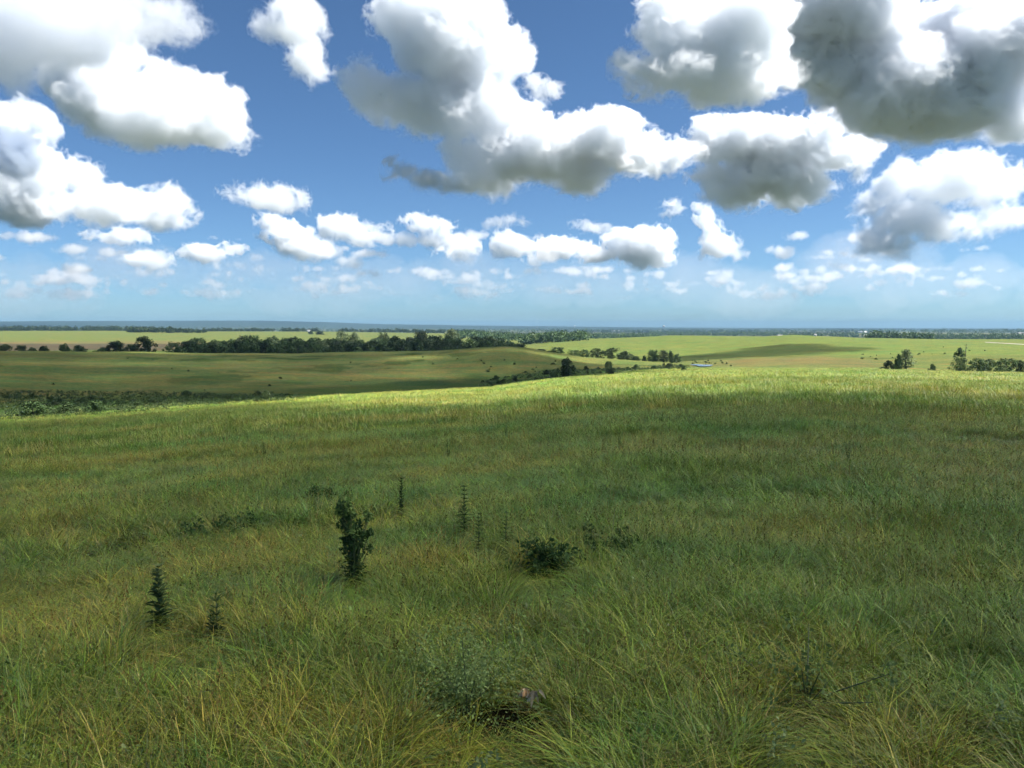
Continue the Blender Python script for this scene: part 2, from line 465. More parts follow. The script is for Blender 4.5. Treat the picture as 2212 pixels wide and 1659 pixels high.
    l.new(si.outputs[0], vc.inputs['Density'])
    st = nn.new('GeometryNodeSetMaterial'); st.inputs['Material'].default_value = vapour('cloud_vapour', od / size, col, g)
    l.new(vc.outputs[0], st.inputs[0]); l.new(st.outputs[0], go.inputs[0])
    ob = link(bpy.data.objects.new(name, bpy.data.volumes.new(name))); ob.location = (lo + hi) / 2
    ob.modifiers.new('vapour', 'NODES').node_group = gr
    return ob
def puffs_of(blobs, R, kids):
    k = R * S / F; C_, Rd = [], []
    for X, Y, rx, ry in blobs:
        c = np.array(pix_dir(X, Y)) * R + np.array([0, 0, EYE]); c[1] += rng.uniform(-.4, .4) * rx * k
        r = np.array([rx * k, max(rx, ry) * k * .8, ry * k]); C_.append(c); Rd.append(r)
        for q in range(kids):
            u = rng.normal(size=3); u[2] = u[2] * .8 + .3; u /= np.linalg.norm(u)
            C_.append(c + u * r * .75); Rd.append(np.full(3, min(rx, ry) * k * rng.uniform(.3, .55)))
    return C_, Rd
def cloud(blobs, label, od=8.5, alt=1300, col=(.972, .985, 1.0), kids=12, maxd=24000, dist=1.0, rag=1.32, soft=13.0, vox=2.5, g=.4, flat=0.0):
    base = max(b[1] + b[3] for b in blobs)
    R = min(alt / max(pix_dir(1106, base).z, .02), maxd) * dist
    k = R * S / F
    C_, Rd = puffs_of(blobs, R, kids)
    size = np.mean([min(b[2], b[3]) for b in blobs]) * k * 2
    small = min(1.0, size / k / 60)             # finer grid and gentler tearing for small clouds
    fl = EYE + pix_dir(1106, base - flat).z * R if flat else None
    ob = vapour_volume('cloud', C_, Rd, k, max(1.6, vox * (.6 + .4 * small)), size, od, col, g, rag * (.45 + .55 * small), soft * (.5 + .5 * small), fl)
    return tag(ob, label, 'cloud', 'cumulus clouds in the blue sky')

CLOUDS = [
 ([(165,90,45,45),(190,150,90,70),(260,130,50,45),(260,215,100,75),(380,190,70,55),(410,230,90,70),(340,265,110,50),(465,270,60,45),(510,300,30,18)],
  'large white cumulus at upper left with a grey underside trailing down to the right', dict()),
 ([(60,60,180,90),(230,20,150,45),(30,150,100,60),(330,15,60,30)], 'thin grey cloud veil filling the upper left corner of the sky', dict(od=3, col=(.90, .92, .95), dist=.8, rag=1.3, soft=24)),
 ([(20,280,75,45),(40,320,50,40),(95,385,105,55),(150,380,55,45),(60,430,110,40),(140,440,80,35),(220,450,90,30),(330,450,60,30),(350,435,40,28)],
  'white cumulus at the left edge with a long arm reaching right', dict()),
 ([(5,325,55,42)], 'dark blue grey cloud scrap against the white cumulus at the left edge', dict(od=6, col=(.70,.76,.84), dist=.75, soft=14)),
 ([(640,40,60,45),(660,60,45,35),(590,45,30,18)], 'small torn white cloud near the top, left of the tall central cumulus', dict(od=3, rag=1.3, soft=16)),
 ([(670,130,30,30),(680,155,20,15)], 'little faint cloud just under the small torn white cloud', dict(od=2.5, rag=1.3, soft=14)),
 ([(900,60,80,60),(960,90,120,90),(1040,110,80,70),(1010,180,100,70),(1090,130,45,60),(800,185,50,45),(870,210,80,45),(940,240,90,50),(1040,250,100,60),(1120,240,50,40),(1000,330,55,50),(1050,375,70,40),(1090,310,60,60)],
  'tallest white cumulus in the middle, rising out of the top of the photo', dict()),
 ([(1150,290,50,40),(1250,310,110,50),(1330,300,50,40),(1230,370,80,40),(1160,350,80,45),(1380,345,60,35),(1450,340,50,20)],
  'grey shaded cumulus with a white top joining the lower right of the tallest cumulus', dict(od=10)),
 ([(930,390,60,18),(880,370,25,14)], 'dark thin cloud wisp left of the foot of the tallest cumulus', dict(od=2.2, col=(.80,.84,.88), rag=1.3, soft=16)),
 ([(1530,80,140,80),(1430,150,80,50),(1380,150,45,35),(1620,110,80,75),(1500,170,100,40),(1580,170,100,40),(1600,50,90,60),(1450,40,80,60)],
  'broad white cumulus at the top, left of the dark grey cloud', dict()),
 ([(1800,40,150,80),(1850,130,130,100),(1950,180,150,100),(2050,240,150,65),(1900,230,100,65),(2120,120,120,110),(2180,60,100,80),(2080,60,120,70),(2190,260,70,50),(1760,120,60,70)],
  'largest and darkest grey cloud, in the upper right corner', dict(od=16, col=(.958, .973, .994), rag=1.0, soft=18)),
 ([(1560,310,65,48),(1640,320,80,55),(1720,310,90,50),(1790,340,80,40),(1845,350,30,30),(1590,280,22,22),(1680,390,120,45),(1560,380,50,35)],
  'white topped flat cumulus with a dark base, right of centre below the broad white cumulus', dict(od=11, flat=6)),
 ([(1452,452,26,18)], 'tiny white cloud puff left below the dark based flat cumulus', dict(od=4)),
 ([(1518,480,14,20),(1545,530,36,22),(1530,505,18,18)], 'small upright white cloud below the dark based flat cumulus', dict(od=5)),
 ([(1190,195,26,12),(1165,180,16,10)], 'faint small wisp right of the neck of the tallest cumulus', dict(od=1.3, rag=1.3, soft=12)),
 ([(1290,490,38,9),(1262,486,20,7)], 'faint grey wisp above the long low cloud', dict(od=1.3, col=(.85,.88,.92), rag=1.3, soft=12)),
 ([(1095,475,36,10)], 'faint grey wisp above the low cloud over the left hill crest', dict(od=1.2, col=(.85,.88,.92), rag=1.3, soft=12)),
 ([(2090,390,110,50),(2150,410,60,40),(1960,390,50,40),(2000,470,100,40),(2020,490,80,30),(2160,470,60,28),(1890,440,30,22),(1920,520,60,25)],
  'hazy white cumulus bank at the right edge under the darkest cloud', dict(od=4, rag=1.25, soft=18)),
 ([(625,505,46,20),(590,480,26,14),(655,530,42,16)], 'bright white cloud slanting down to the right, low over the left woods', dict(od=6)),
 ([(740,490,42,22),(795,510,36,20)], 'low white cloud between the bright slanting cloud and the leaning cloud', dict(od=4.5)),
 ([(915,480,36,18),(955,505,30,30),(985,540,32,16)], 'low white cloud leaning to the left above the end of the woods', dict(od=6)),
 ([(1120,530,40,20),(1135,550,28,12)], 'low white cloud in the middle of the sky above the crest of the left hill', dict(od=5)),
 ([(1215,535,32,14),(1255,545,26,14),(1292,556,34,12)], 'long low white cloud left of the round low cloud', dict(od=5)),
 ([(1375,530,52,28),(1400,552,36,16),(1345,525,26,20)], 'round low white cloud above the pond', dict(od=7)),
 ([(580,430,70,20),(610,440,40,14)], 'thin grey cloud floating alone above the bright slanting cloud', dict(od=2.5, soft=12)),
 ([(440,550,34,12),(500,541,22,9)], 'two lobed low white cloud left of the bright slanting cloud', dict(od=4)),
 ([(250,510,46,12),(300,558,38,15)], 'low ragged white cloud under the arm of the left edge cumulus', dict(od=3.5)),
]
for b, lab, kw in CLOUDS: cloud(b, lab, **kw)

# the pale ranks of far cumulus just over the horizon: nobody could count them
def far_ranks(R, rows, n, wmin, wmax, od, label):
    C_, Rd = [], []; k = R * S / F
    for i in range(n):
        X = rng.uniform(-120, 2340); Y = rng.choice(rows) + rng.uniform(-7, 7)
        w = rng.uniform(wmin, wmax); h = w * rng.uniform(.25, .5)
        for j in range(4):
            c, r = puffs_of([(X + rng.uniform(-.9, .9) * w, Y + rng.uniform(-.5, .15) * h, w * rng.uniform(.3, .7), h * rng.uniform(.5, 1))], R * 1.0, 3)
            C_ += c; Rd += r
    C_ = np.array(C_); C_[:, 1] += rng.uniform(-40, 40) * k
    o = vapour_volume('distant_clouds', C_, Rd, k, 3.0, 20 * k, od, (.99, .985, .98), .4, .42, 7.0)
    tag(o, label, kind='stuff')
far_ranks(15000, (520, 545, 560, 575, 590), 95, 10, 28, 1.5, 'pale ranks of small broken clouds low in the sky')
far_ranks(24000, (585, 597, 608, 618, 628, 636), 280, 8, 26, 1.3, 'faintest ranks of tiny clouds just above the horizon')

far_ranks(26000, (588, 606, 622, 640, 652), 50, 60, 170, .05, 'thin milky veil of vapour low over the horizon')

# unseen clouds added above the frame, shaped to lay shadows on the land
def shade_cloud(discs, alt, od, kids=5, disp=.6):
    S_ = []
    for x, y, r, *hz in discs:
        z = H(x, y)
        c = np.array([x, y, z]) + np.array(SD) * ((alt - z) / SD.z)
        S_.append((c, np.array([r, r, hz[0] if hz else 15.0])))
        for q in range(kids):
            u = rng.normal(size=3); u /= np.linalg.norm(u)
            S_.append((c + u * np.array([r, r, 8.0]) * .95, np.array([1, 1, .5]) * r * rng.uniform(.15, .3)))
    o = puff_mesh('shading_cloud', S_, 2.0, od, 34.0, (.99, .99, .99), disp, ((1.05, .25, 1, 2.6), (.92, .75, .8, 2.6)))
    return tag(o, 'unseen cloud overhead, shaped to shade the land', kind='structure')
def pol(X, D): v = spot(X, D); return v.x, v.y
near = [(0, -25, 30), (-60, -10, 34), (60, -22, 34), (0, 4, 9), (-14, 6, 10), (14, 5, 10), (-30, 4, 18), (30, 0, 20)]
for X in range(-900, 3000, 170):                  # its ragged front edge, where the sunlit band begins
    b_ = ground_at(X, float(np.interp(X, [-600, 0, 500, 900, 1106, 1700, 2212, 3000], [915, 914, 900, 892, 884, 878, 872, 868])) + rng.uniform(-6, 8))
    r_ = math.hypot(b_.x, b_.y)
    for f_, q_, h_ in ((1.0, .22, 2.5), (.88, .2, 5), (.72, .18, 9), (.52, .20, 15), (.28, .14, 15)):      # thinning out towards its edge
        near.append((b_.x * f_, b_.y * f_, max(2.5, r_ * q_), h_))
shade_cloud(near, 480, 1.4, 2, .28)
left = []
for X in range(-700, 1160, 150):
    for D in (255, 330, 420, 520, 610, 690):
        left.append((*pol(X + rng.uniform(-40, 40), D * (1.0 if X < 900 else 1.05)), rng.uniform(34, 55)))
shade_cloud(left, 700, .95, 3)
hill = [(*pol(X, D), r) for X, D, r in ((1460, 560, 35), (1520, 600, 45), (1580, 640, 45), (1640, 690, 45), (1700, 740, 40), (1560, 560, 35), (1640, 600, 40), (1720, 660, 40), (1780, 700, 35), (1480, 620, 40))]
shade_cloud(hill, 700, .75, 3)

# ------------------------------------------------------------------ grass
def blades(n, rad, hmin, hmax, wid, segs, droop, cols, seedheads=0.0, lean=.35, clump=1.0):
    """n bent tapering blades rooted in a disc, each with its own colour"""
    a = rng.uniform(0, 2*np.pi, n); r = rad * np.sqrt(rng.uniform(0, 1, n)) ** clump
    bx, by = r*np.cos(a), r*np.sin(a)
    h = rng.uniform(hmin, hmax, n) * rng.uniform(.7, 1.0, n)
    az = a + rng.normal(0, 1.1, n); ln = np.abs(rng.normal(0, lean, n)) * h
    dr = droop * rng.uniform(.2, 1.3, n) * h
    w = wid * rng.uniform(.5, 1.3, n)
    wd = az + np.pi/2 + rng.normal(0, .5, n)
    cols = np.array(cols); ci = rng.integers(0, len(cols), n)
    tint = cols[ci] * rng.uniform(.5, 1.45, (n, 1)) ** 1.1
    rows = []; tr = []
    for s_ in range(segs + 1):
        t = s_ / segs
        out = ln * t + dr * t ** 2.2
        z = h * (t - .28 * (dr / h) * t ** 3)
        cx, cy = bx + out*np.cos(az), by + out*np.sin(az)
        ww = w * (1 - t ** 1.6) * .5 + (.0006 if s_ == segs else 0)
        rows.append(np.stack([np.stack([cx - ww*np.cos(wd), cy - ww*np.sin(wd), z], 1),
                              np.stack([cx + ww*np.cos(wd), cy + ww*np.sin(wd), z], 1)], 1))
        tr.append(np.repeat((tint * (1 - .0 * t))[:, None, :], 2, 1))
    V = np.stack(rows, 1).reshape(-1, 3); T = np.stack(tr, 1).reshape(-1, 3)     # n, segs+1, 2
    b = (np.arange(n) * (segs + 1) * 2)[:, None] + (np.arange(segs) * 2)[None, :]
    Q = np.stack([b, b + 1, b + 3, b + 2], -1).reshape(-1, 4)
    return V, Q, T
def join(parts):
    V, Q, T, off = [], [], [], 0
    for v, q, t in parts:
        V.append(v); Q.append(q + off); T.append(t); off += len(v)
    return np.concatenate(V), np.concatenate(Q), np.concatenate(T)
def leaf_cloud(centers, radii, per, size, cols):
    V, T = [], []
    cols = np.array(cols)
    for c, r in zip(centers, radii):
        n = max(8, int(per))
        u = rng.normal(size=(n, 3)); u /= np.linalg.norm(u, axis=1)[:, None]
        p = c + u * (r * rng.uniform(.3, 1.05, (n, 1)) ** .6)
        a = rng.normal(size=(n, 3)); a /= np.linalg.norm(a, axis=1)[:, None]
        b = np.cross(a, rng.normal(size=(n, 3))); b /= np.linalg.norm(b, axis=1)[:, None]
        s_ = size * rng.uniform(.6, 1.4, (n, 1))
        V.append(np.stack([p - a*s_ , p + b*s_*.55, p + a*s_, p - b*s_*.55], 1).reshape(-1, 3))
        k = cols[rng.integers(0, len(cols))] * rng.uniform(.85, 1.2)
        T.append(np.repeat(k * rng.uniform(.75, 1.3, (n, 1)), 4, 0))
    V = np.concatenate(V); T = np.concatenate(T)
    return V, np.arange(len(V)).reshape(-1, 4), T
GREEN = [(.13,.19,.04), (.10,.16,.035), (.16,.21,.045), (.085,.15,.05), (.19,.21,.05)]
OLIVE = [(.17,.19,.05), (.20,.19,.06), (.14,.17,.045), (.22,.19,.08)]
RUST = [(.17, .10, .055), (.20, .13, .07), (.14, .09, .05)]
LIGHT = [(.24,.27,.08), (.27,.27,.10), (.21,.26,.09)]
BLUEG = [(.10,.17,.075), (.085,.15,.06), (.13,.18,.07)]
TAN = [(.34,.27,.15), (.28,.21,.11), (.38,.31,.19), (.22,.15,.08)]
def heads(n, rad, hmin, hmax):
    """thin dry stalks carrying small seed heads"""
    V1, Q1, T1 = blades(n, rad, hmin, hmax, .0028, 4, .25, TAN + OLIVE, lean=.22)
    k = 10; tips = V1.reshape(n, k, 3)[:, -2:, :].mean(1)
    P_ = []; c = rng.uniform(.6, 1.2, (n, 1)) * np.array([.30, .23, .13])
    for i in range(n):
        for m in range(5):
            o = tips[i] + np.array([rng.normal(0, .006), rng.normal(0, .006), -.015 * m])
            d = rng.normal(size=3) * .004; u = np.array([0, 0, .012])
            P_.append((np.array([o - d, o + d, o + d*.3 + u, o - d*.3 + u]), np.array([[0, 1, 2, 3]]), np.repeat(c[i:i+1], 4, 0)))
    return join([(V1, Q1, T1)] + P_)
grass_kinds = bpy.data.collections.new('grass_kinds')
def proto(parts):
    V, Q, T = join(parts)
    o = bpy.data.objects.new('grass_tuft_%02d' % len(grass_kinds.objects), raw_mesh('grass_tuft', V, 4, Q, [M_GRASS], T))
    grass_kinds.objects.link(o)
NEARK = 12
for i in range(NEARK):
    mixc = [GREEN, GREEN + OLIVE, OLIVE, GREEN, BLUEG + GREEN, GREEN + OLIVE][i % 6]
    parts = [blades(46, .075, .09, .23, .0062, 5, 1.0, mixc + mixc + TAN[:2], lean=.38),
             blades(18, .06, .16, .32, .0068, 6, 1.0, mixc + LIGHT[:1], lean=.3),
             blades(3, .06, .2, .36, .006, 7, 1.5, mixc + LIGHT, lean=.45),
             blades(22, .12, .04, .13, .005, 3, .9, OLIVE + TAN + RUST, lean=.9)]
    if i % 3 == 0: parts.append(heads(2, .1, .26, .42))
    if i % 4 == 1: parts.append(blades(6, .07, .16, .28, .012, 6, 1.1, BLUEG + GREEN, lean=.3))
    if i % 6 == 2: parts.append(blades(24, .1, .12, .3, .0052, 5, .8, TAN + RUST, lean=.4))
    if i == 7:                                  # a broad-leaved herb among the blades
        c = [(.10, .16, .05), (.13, .17, .07), (.08, .14, .04)][(i // 4) % 3]
        for q in range(3):
            a_ = rng.uniform(0, 6.28); hh = rng.uniform(.08, .2)
            parts.append(leaf_cloud(np.array([(.07*math.cos(a_), .07*math.sin(a_), hh)]), [.045], 12, .011, [c]))
    proto(parts)
for i in range(6):
    mixc = [GREEN + OLIVE, OLIVE, GREEN, GREEN + OLIVE + TAN[:1], OLIVE + TAN[:2], GREEN][i]
    proto([blades(95, .5, .16, .36, .02, 2, .5, mixc, lean=.3), blades(14, .5, .35, .6, .012, 2, .4, mixc + TAN[:1], lean=.25)])
pts, rot, scl, idx = [], [], [], []
def scatter(n, r0, r1, amax, kinds, sxy, sz, thin=0.0):
    r = np.sqrt(rng.uniform(0, 1, n) * (r1*r1 - r0*r0) + r0*r0); a = rng.uniform(-amax, amax, n)
    x, y = r*np.sin(a), r*np.cos(a)
    p = np.stack([x, y, 0*x], 1)
    if thin:
        keep = rng.uniform(-1, 1, n) < .6 + vnoise(p / 1.1) * thin + vnoise(p / 3.0 + 9) * thin
        x, y, r, a, p = x[keep], y[keep], r[keep], a[keep], p[keep]
    n = len(x)
    if r1 > 100:
        Xc = (np.tan(a) * F + 512) / S
        keep = r < LINES[0][1](Xc) * 1.25
        x, y, p = x[keep], y[keep], p[keep]; n = len(x)
    z = height(x, y) - .01
    # the kind of grass follows patches of the meadow, not pure chance
    sel = (vnoise(p / 1.7 + 31) * .5 + .5 + rng.normal(0, .22, n)) % 1.0
    pts.append(np.stack([x, y, z], 1)); rot.append(np.stack([rng.normal(0, .06, n), rng.normal(0, .06, n), rng.uniform(0, 6.283, n)], 1))
    hv = (1 + .5 * vnoise(p / 2.3 + 5) + .15 * vnoise(p / .7)) * rng.uniform(.8, 1.2, n)
    g = rng.uniform(.85, 1.2, n)
    scl.append(np.stack([sxy * g, sxy * g, sz * hv], 1))
    idx.append(kinds[0] + np.floor(sel * (kinds[1] - kinds[0])).astype(int))
WIDE = math.radians(44)
scatter(13000, 1.0, 9, WIDE + .25, (0, NEARK), 1.05, 1.0, .9)
scatter(38000, 9, 30, WIDE, (0, NEARK), 1.3, 1.15, .9)
scatter(34000, 28, 95, WIDE, (NEARK, NEARK + 6), 1.15, 1.05, .3)
scatter(52000, 92, 330, WIDE, (NEARK, NEARK + 6), 2.3, 1.15, .3)
pts, rot, scl, idx = (np.concatenate(v) for v in (pts, rot, scl, idx))
CLEAR = ((766, 1222, .2), (1003, 1130, .13), (867, 1090, .13), (1034, 1160, .1), (1093, 1160, .1), (345, 1322, .2), (468, 1335, .16), (1180, 1195, .25), (1010, 1475, .25),
         (1745, 1450, .16), (1686, 1600, .1), (2165, 1545, .12), (1050, 1640, .08), (1137, 1493, .2), (1157, 1512, .12))
keep = np.ones(len(pts), bool)
for X, Y, rad in CLEAR:                          # the weeds stand in small openings of the grass
    g = ground_at(X, Y, lift=.2); dd = np.hypot(pts[:, 0] - g.x, pts[:, 1] - g.y)
    keep &= dd > rad
    f = (np.abs(pts[:, 0] - g.x * pts[:, 1] / g.y) < rad * 1.1) & (pts[:, 1] < g.y) & (pts[:, 1] > g.y - rad * 2 - .7)
    scl[f, 2] *= .45
g = ground_at(1140, 1540); keep &= np.hypot(pts[:, 0] - g.x, (pts[:, 1] - g.y) * .6) > .09
pts, rot, scl, idx = pts[keep], rot[keep], scl[keep], idx[keep]
gm = bpy.data.meshes.new('grass'); gm.vertices.add(len(pts)); gm.vertices.foreach_set('co', pts.ravel()); gm.update()
for nme, ty, arr, key in (('rot', 'FLOAT_VECTOR', rot, 'vector'), ('scl', 'FLOAT_VECTOR', scl, 'vector'), ('kind_index', 'INT', idx, 'value')):
    a = gm.attributes.new(nme, ty, 'POINT'); a.data.foreach_set(key, np.asarray(arr, np.int32 if ty == 'INT' else np.float32).ravel())
grass = link(bpy.data.objects.new('grass', gm)); tag(grass, 'tall mixed green and dry prairie grass', kind='stuff')
gg = bpy.data.node_groups.new('grass_scatter', 'GeometryNodeTree'); gg.is_modifier = True
gg.interface.new_socket('Geometry', in_out='INPUT', socket_type='NodeSocketGeometry')
gg.interface.new_socket('Geometry', in_out='OUTPUT', socket_type='NodeSocketGeometry')
n_, l_ = gg.nodes, gg.links
gi, go = n_.new('NodeGroupInput'), n_.new('NodeGroupOutput')
ci = n_.new('GeometryNodeCollectionInfo'); ci.inputs['Collection'].default_value = grass_kinds; ci.inputs['Separate Children'].default_value = True
ci.inputs['Reset Children'].default_value = True
ip = n_.new('GeometryNodeInstanceOnPoints'); ip.inputs['Pick Instance'].default_value = True
def named(nm, ty):
    q = n_.new('GeometryNodeInputNamedAttribute'); q.data_type = ty; q.inputs['Name'].default_value = nm
    return q.outputs['Attribute']
l_.new(gi.outputs[0], ip.inputs['Points']); l_.new(ci.outputs[0], ip.inputs['Instance'])
l_.new(named('kind_index', 'INT'), ip.inputs['Instance Index'])
e2r = n_.new('FunctionNodeEulerToRotation'); l_.new(named('rot', 'FLOAT_VECTOR'), e2r.inputs[0])
l_.new(e2r.outputs[0], ip.inputs['Rotation']); l_.new(named('scl', 'FLOAT_VECTOR'), ip.inputs['Scale'])
l_.new(ip.outputs[0], go.inputs[0])
md = grass.modifiers.new('scatter', 'NODES'); md.node_group = gg

# ------------------------------------------------------------------ trees and bushes
def tube(p0, p1, r0, r1, n=6):
    p0, p1 = np.array(p0, float), np.array(p1, float); d = p1 - p0; d /= np.linalg.norm(d) + 1e-9
    u = np.cross(d, [0.3, .9, .2]); u /= np.linalg.norm(u); v = np.cross(d, u)
    t = np.arange(n) * 2*np.pi/n; ring = np.cos(t)[:, None]*u + np.sin(t)[:, None]*v
    V = np.concatenate([p0 + ring*r0, p1 + ring*r1]); i = np.arange(n); j = (i + 1) % n
    return V, np.stack([i, j, j + n, i + n], 1), np.zeros((2*n, 3))
DARK = [(.040,.070,.022), (.050,.085,.026), (.034,.060,.022), (.062,.095,.030)]
MID = [(.065,.10,.035), (.08,.115,.04), (.055,.09,.03)]
PALE = [(.10,.13,.06), (.12,.145,.07), (.085,.12,.05)]
def tree_meshes(kind, cols, clumps=46, per=60, leaf=.034):
    """unit-height tree: trunk with limbs, and a crown of leaf clumps with gaps"""
    cs, rs = [], []
    w = {'round': .46, 'oak': .58, 'tall': .30, 'willow': .42, 'bush': .7, 'thin': .2, 'lolly': .45}[kind]
    z0 = {'round': .06, 'oak': .04, 'tall': .05, 'willow': .08, 'bush': -.04, 'thin': .1, 'lolly': .2}[kind]
    lob = rng.uniform(0, 6.28, 3)
    for i in range(clumps):
        t = (i + rng.uniform(0, 1)) / clumps
        z = z0 + (1 - z0) * t * .93 + .02
        prof = {'round': math.sin(math.pi * (.22 + t * .72)) ** .6, 'oak': math.sin(math.pi * (.26 + t * .68)) ** .55,
                'tall': math.sin(math.pi * (.22 + t * .7)) ** .7, 'willow': math.sin(math.pi * (.2 + t * .72)) ** .6,
                'bush': math.cos(t * 1.45) ** .6, 'thin': math.sin(math.pi * (.15 + t * .8)), 'lolly': math.sin(math.pi * (.1 + t * .85)) ** .55}[kind]
        a = rng.uniform(0, 6.283); rr = w * prof * math.sqrt(rng.uniform(.08, 1)) * (1 + .25 * math.sin(2*a + lob[0]) + .15*math.sin(3*a + lob[1]))
        cs.append((rr*math.cos(a), rr*math.sin(a), z)); rs.append(rng.uniform(.08, .16) * {'oak': 1.25, 'bush': 1.7, 'thin': .8}.get(kind, 1.1))
    crown = leaf_cloud(np.array(cs), rs, per, leaf, cols)
    tr = [tube((0, 0, -.03), (.01, 0, .25), .028, .02), tube((.01, 0, .25), (.0, .01, .62), .02, .008)]
    for q in rng.integers(0, clumps, 7):
        c = cs[q]; zb = min(c[2] * .7, .45)
        tr.append(tube((0, 0, zb), c, .011, .003, 5))
    tv, tq, _ = join(tr)
    return raw_mesh('crown', *(crown[0], 4, crown[1]), [M_LEAF], crown[2]), raw_mesh('trunk', tv, 4, tq, [M_BARK], None, True)
KIND = {}
def kinds_of(key, kind, cols, n, **kw): KIND[key] = [tree_meshes(kind, cols, **kw) for _ in range(n)]
kinds_of('round', 'round', DARK, 4); kinds_of('oak', 'oak', DARK, 4); kinds_of('tall', 'tall', MID, 3); kinds_of('willow', 'willow', PALE, 3)
kinds_of('bush', 'bush', DARK, 5, clumps=30, per=60, leaf=.06); kinds_of('palebush', 'bush', MID, 3, clumps=28, per=55, leaf=.06)
kinds_of('thin', 'thin', PALE, 2, clumps=34, per=40, leaf=.028); kinds_of('lolly', 'lolly', DARK, 2)
def plant(key, loc, h, wide, name, label, cat, group=None, v=None):
    m = KIND[key][rng.integers(len(KIND[key])) if v is None else v]
    e = link(bpy.data.objects.new(name, None)); e.empty_display_size = .5
    e.location = loc - Vector((0, 0, .05)); e.rotation_euler = (0, 0, rng.uniform(0, 6.28)); e.scale = (h * wide, h * wide, h)
    tag(e, label, cat, group)
    link(bpy.data.objects.new('crown', m[0]), e); link(bpy.data.objects.new('trunk' if 'bush' not in key else 'stems', m[1]), e)
    return e
def tree_px(key, X, D, ytop, ybot, wpx, name, label, cat, group=None):
    """tree at a place on the land; ytop/ybot: where its top and visible foot read in the photo"""
    base = spot(X, D); d = pix_dir(X, ytop); top = EYE + d.z * (base.y)
    h = max(1.0, top - base.z)
    nat = {'round': .95, 'oak': 1.2, 'tall': .65, 'willow': .9, 'bush': 1.4, 'palebush': 1.4, 'thin': .42, 'lolly': .95}[key]
    wide = (wpx * S / F * base.y) / (h * nat)
    return plant(key, base, h, wide, name, label, cat, group)

# the wood along the creek behind the left hill: every tree a thing
WG = 'trees of the creek wood behind the left hill'
WL = 'dense dark green tree of the creek wood behind the left hill'
def wood_top(X): return np.interp(X, [395, 410, 470, 540, 600, 700, 760, 830, 900, 1000, 1060, 1110, 1135], [738, 734, 737, 728, 731, 733, 735, 731, 727, 728, 728, 737, 748])
X = 398.0
while X < 1130:
    for row, D in enumerate((600, 660, 725)):
        xx = X + rng.uniform(-9, 9)
        yt = wood_top(xx) + rng.uniform(-3, 5) + (8, 4, -1)[row]
        tree_px(rng.choice(['round', 'oak', 'oak', 'tall'] if row == 0 else ['round', 'tall', 'tall', 'willow']), xx, D * rng.uniform(.97, 1.03), yt, 760, rng.uniform(26, 40), 'creek_tree', WL, 'tree', WG)
    X += rng.uniform(17, 24)
UL = 'low dark bush at the foot of the creek wood'
for X in np.arange(392, 1120, 27):
    tree_px('bush', X + rng.uniform(-8, 8), 575, 750 + rng.uniform(-3, 3), 762, rng.uniform(22, 36), 'bush', UL, 'bush', 'bushes at the foot of the creek wood')
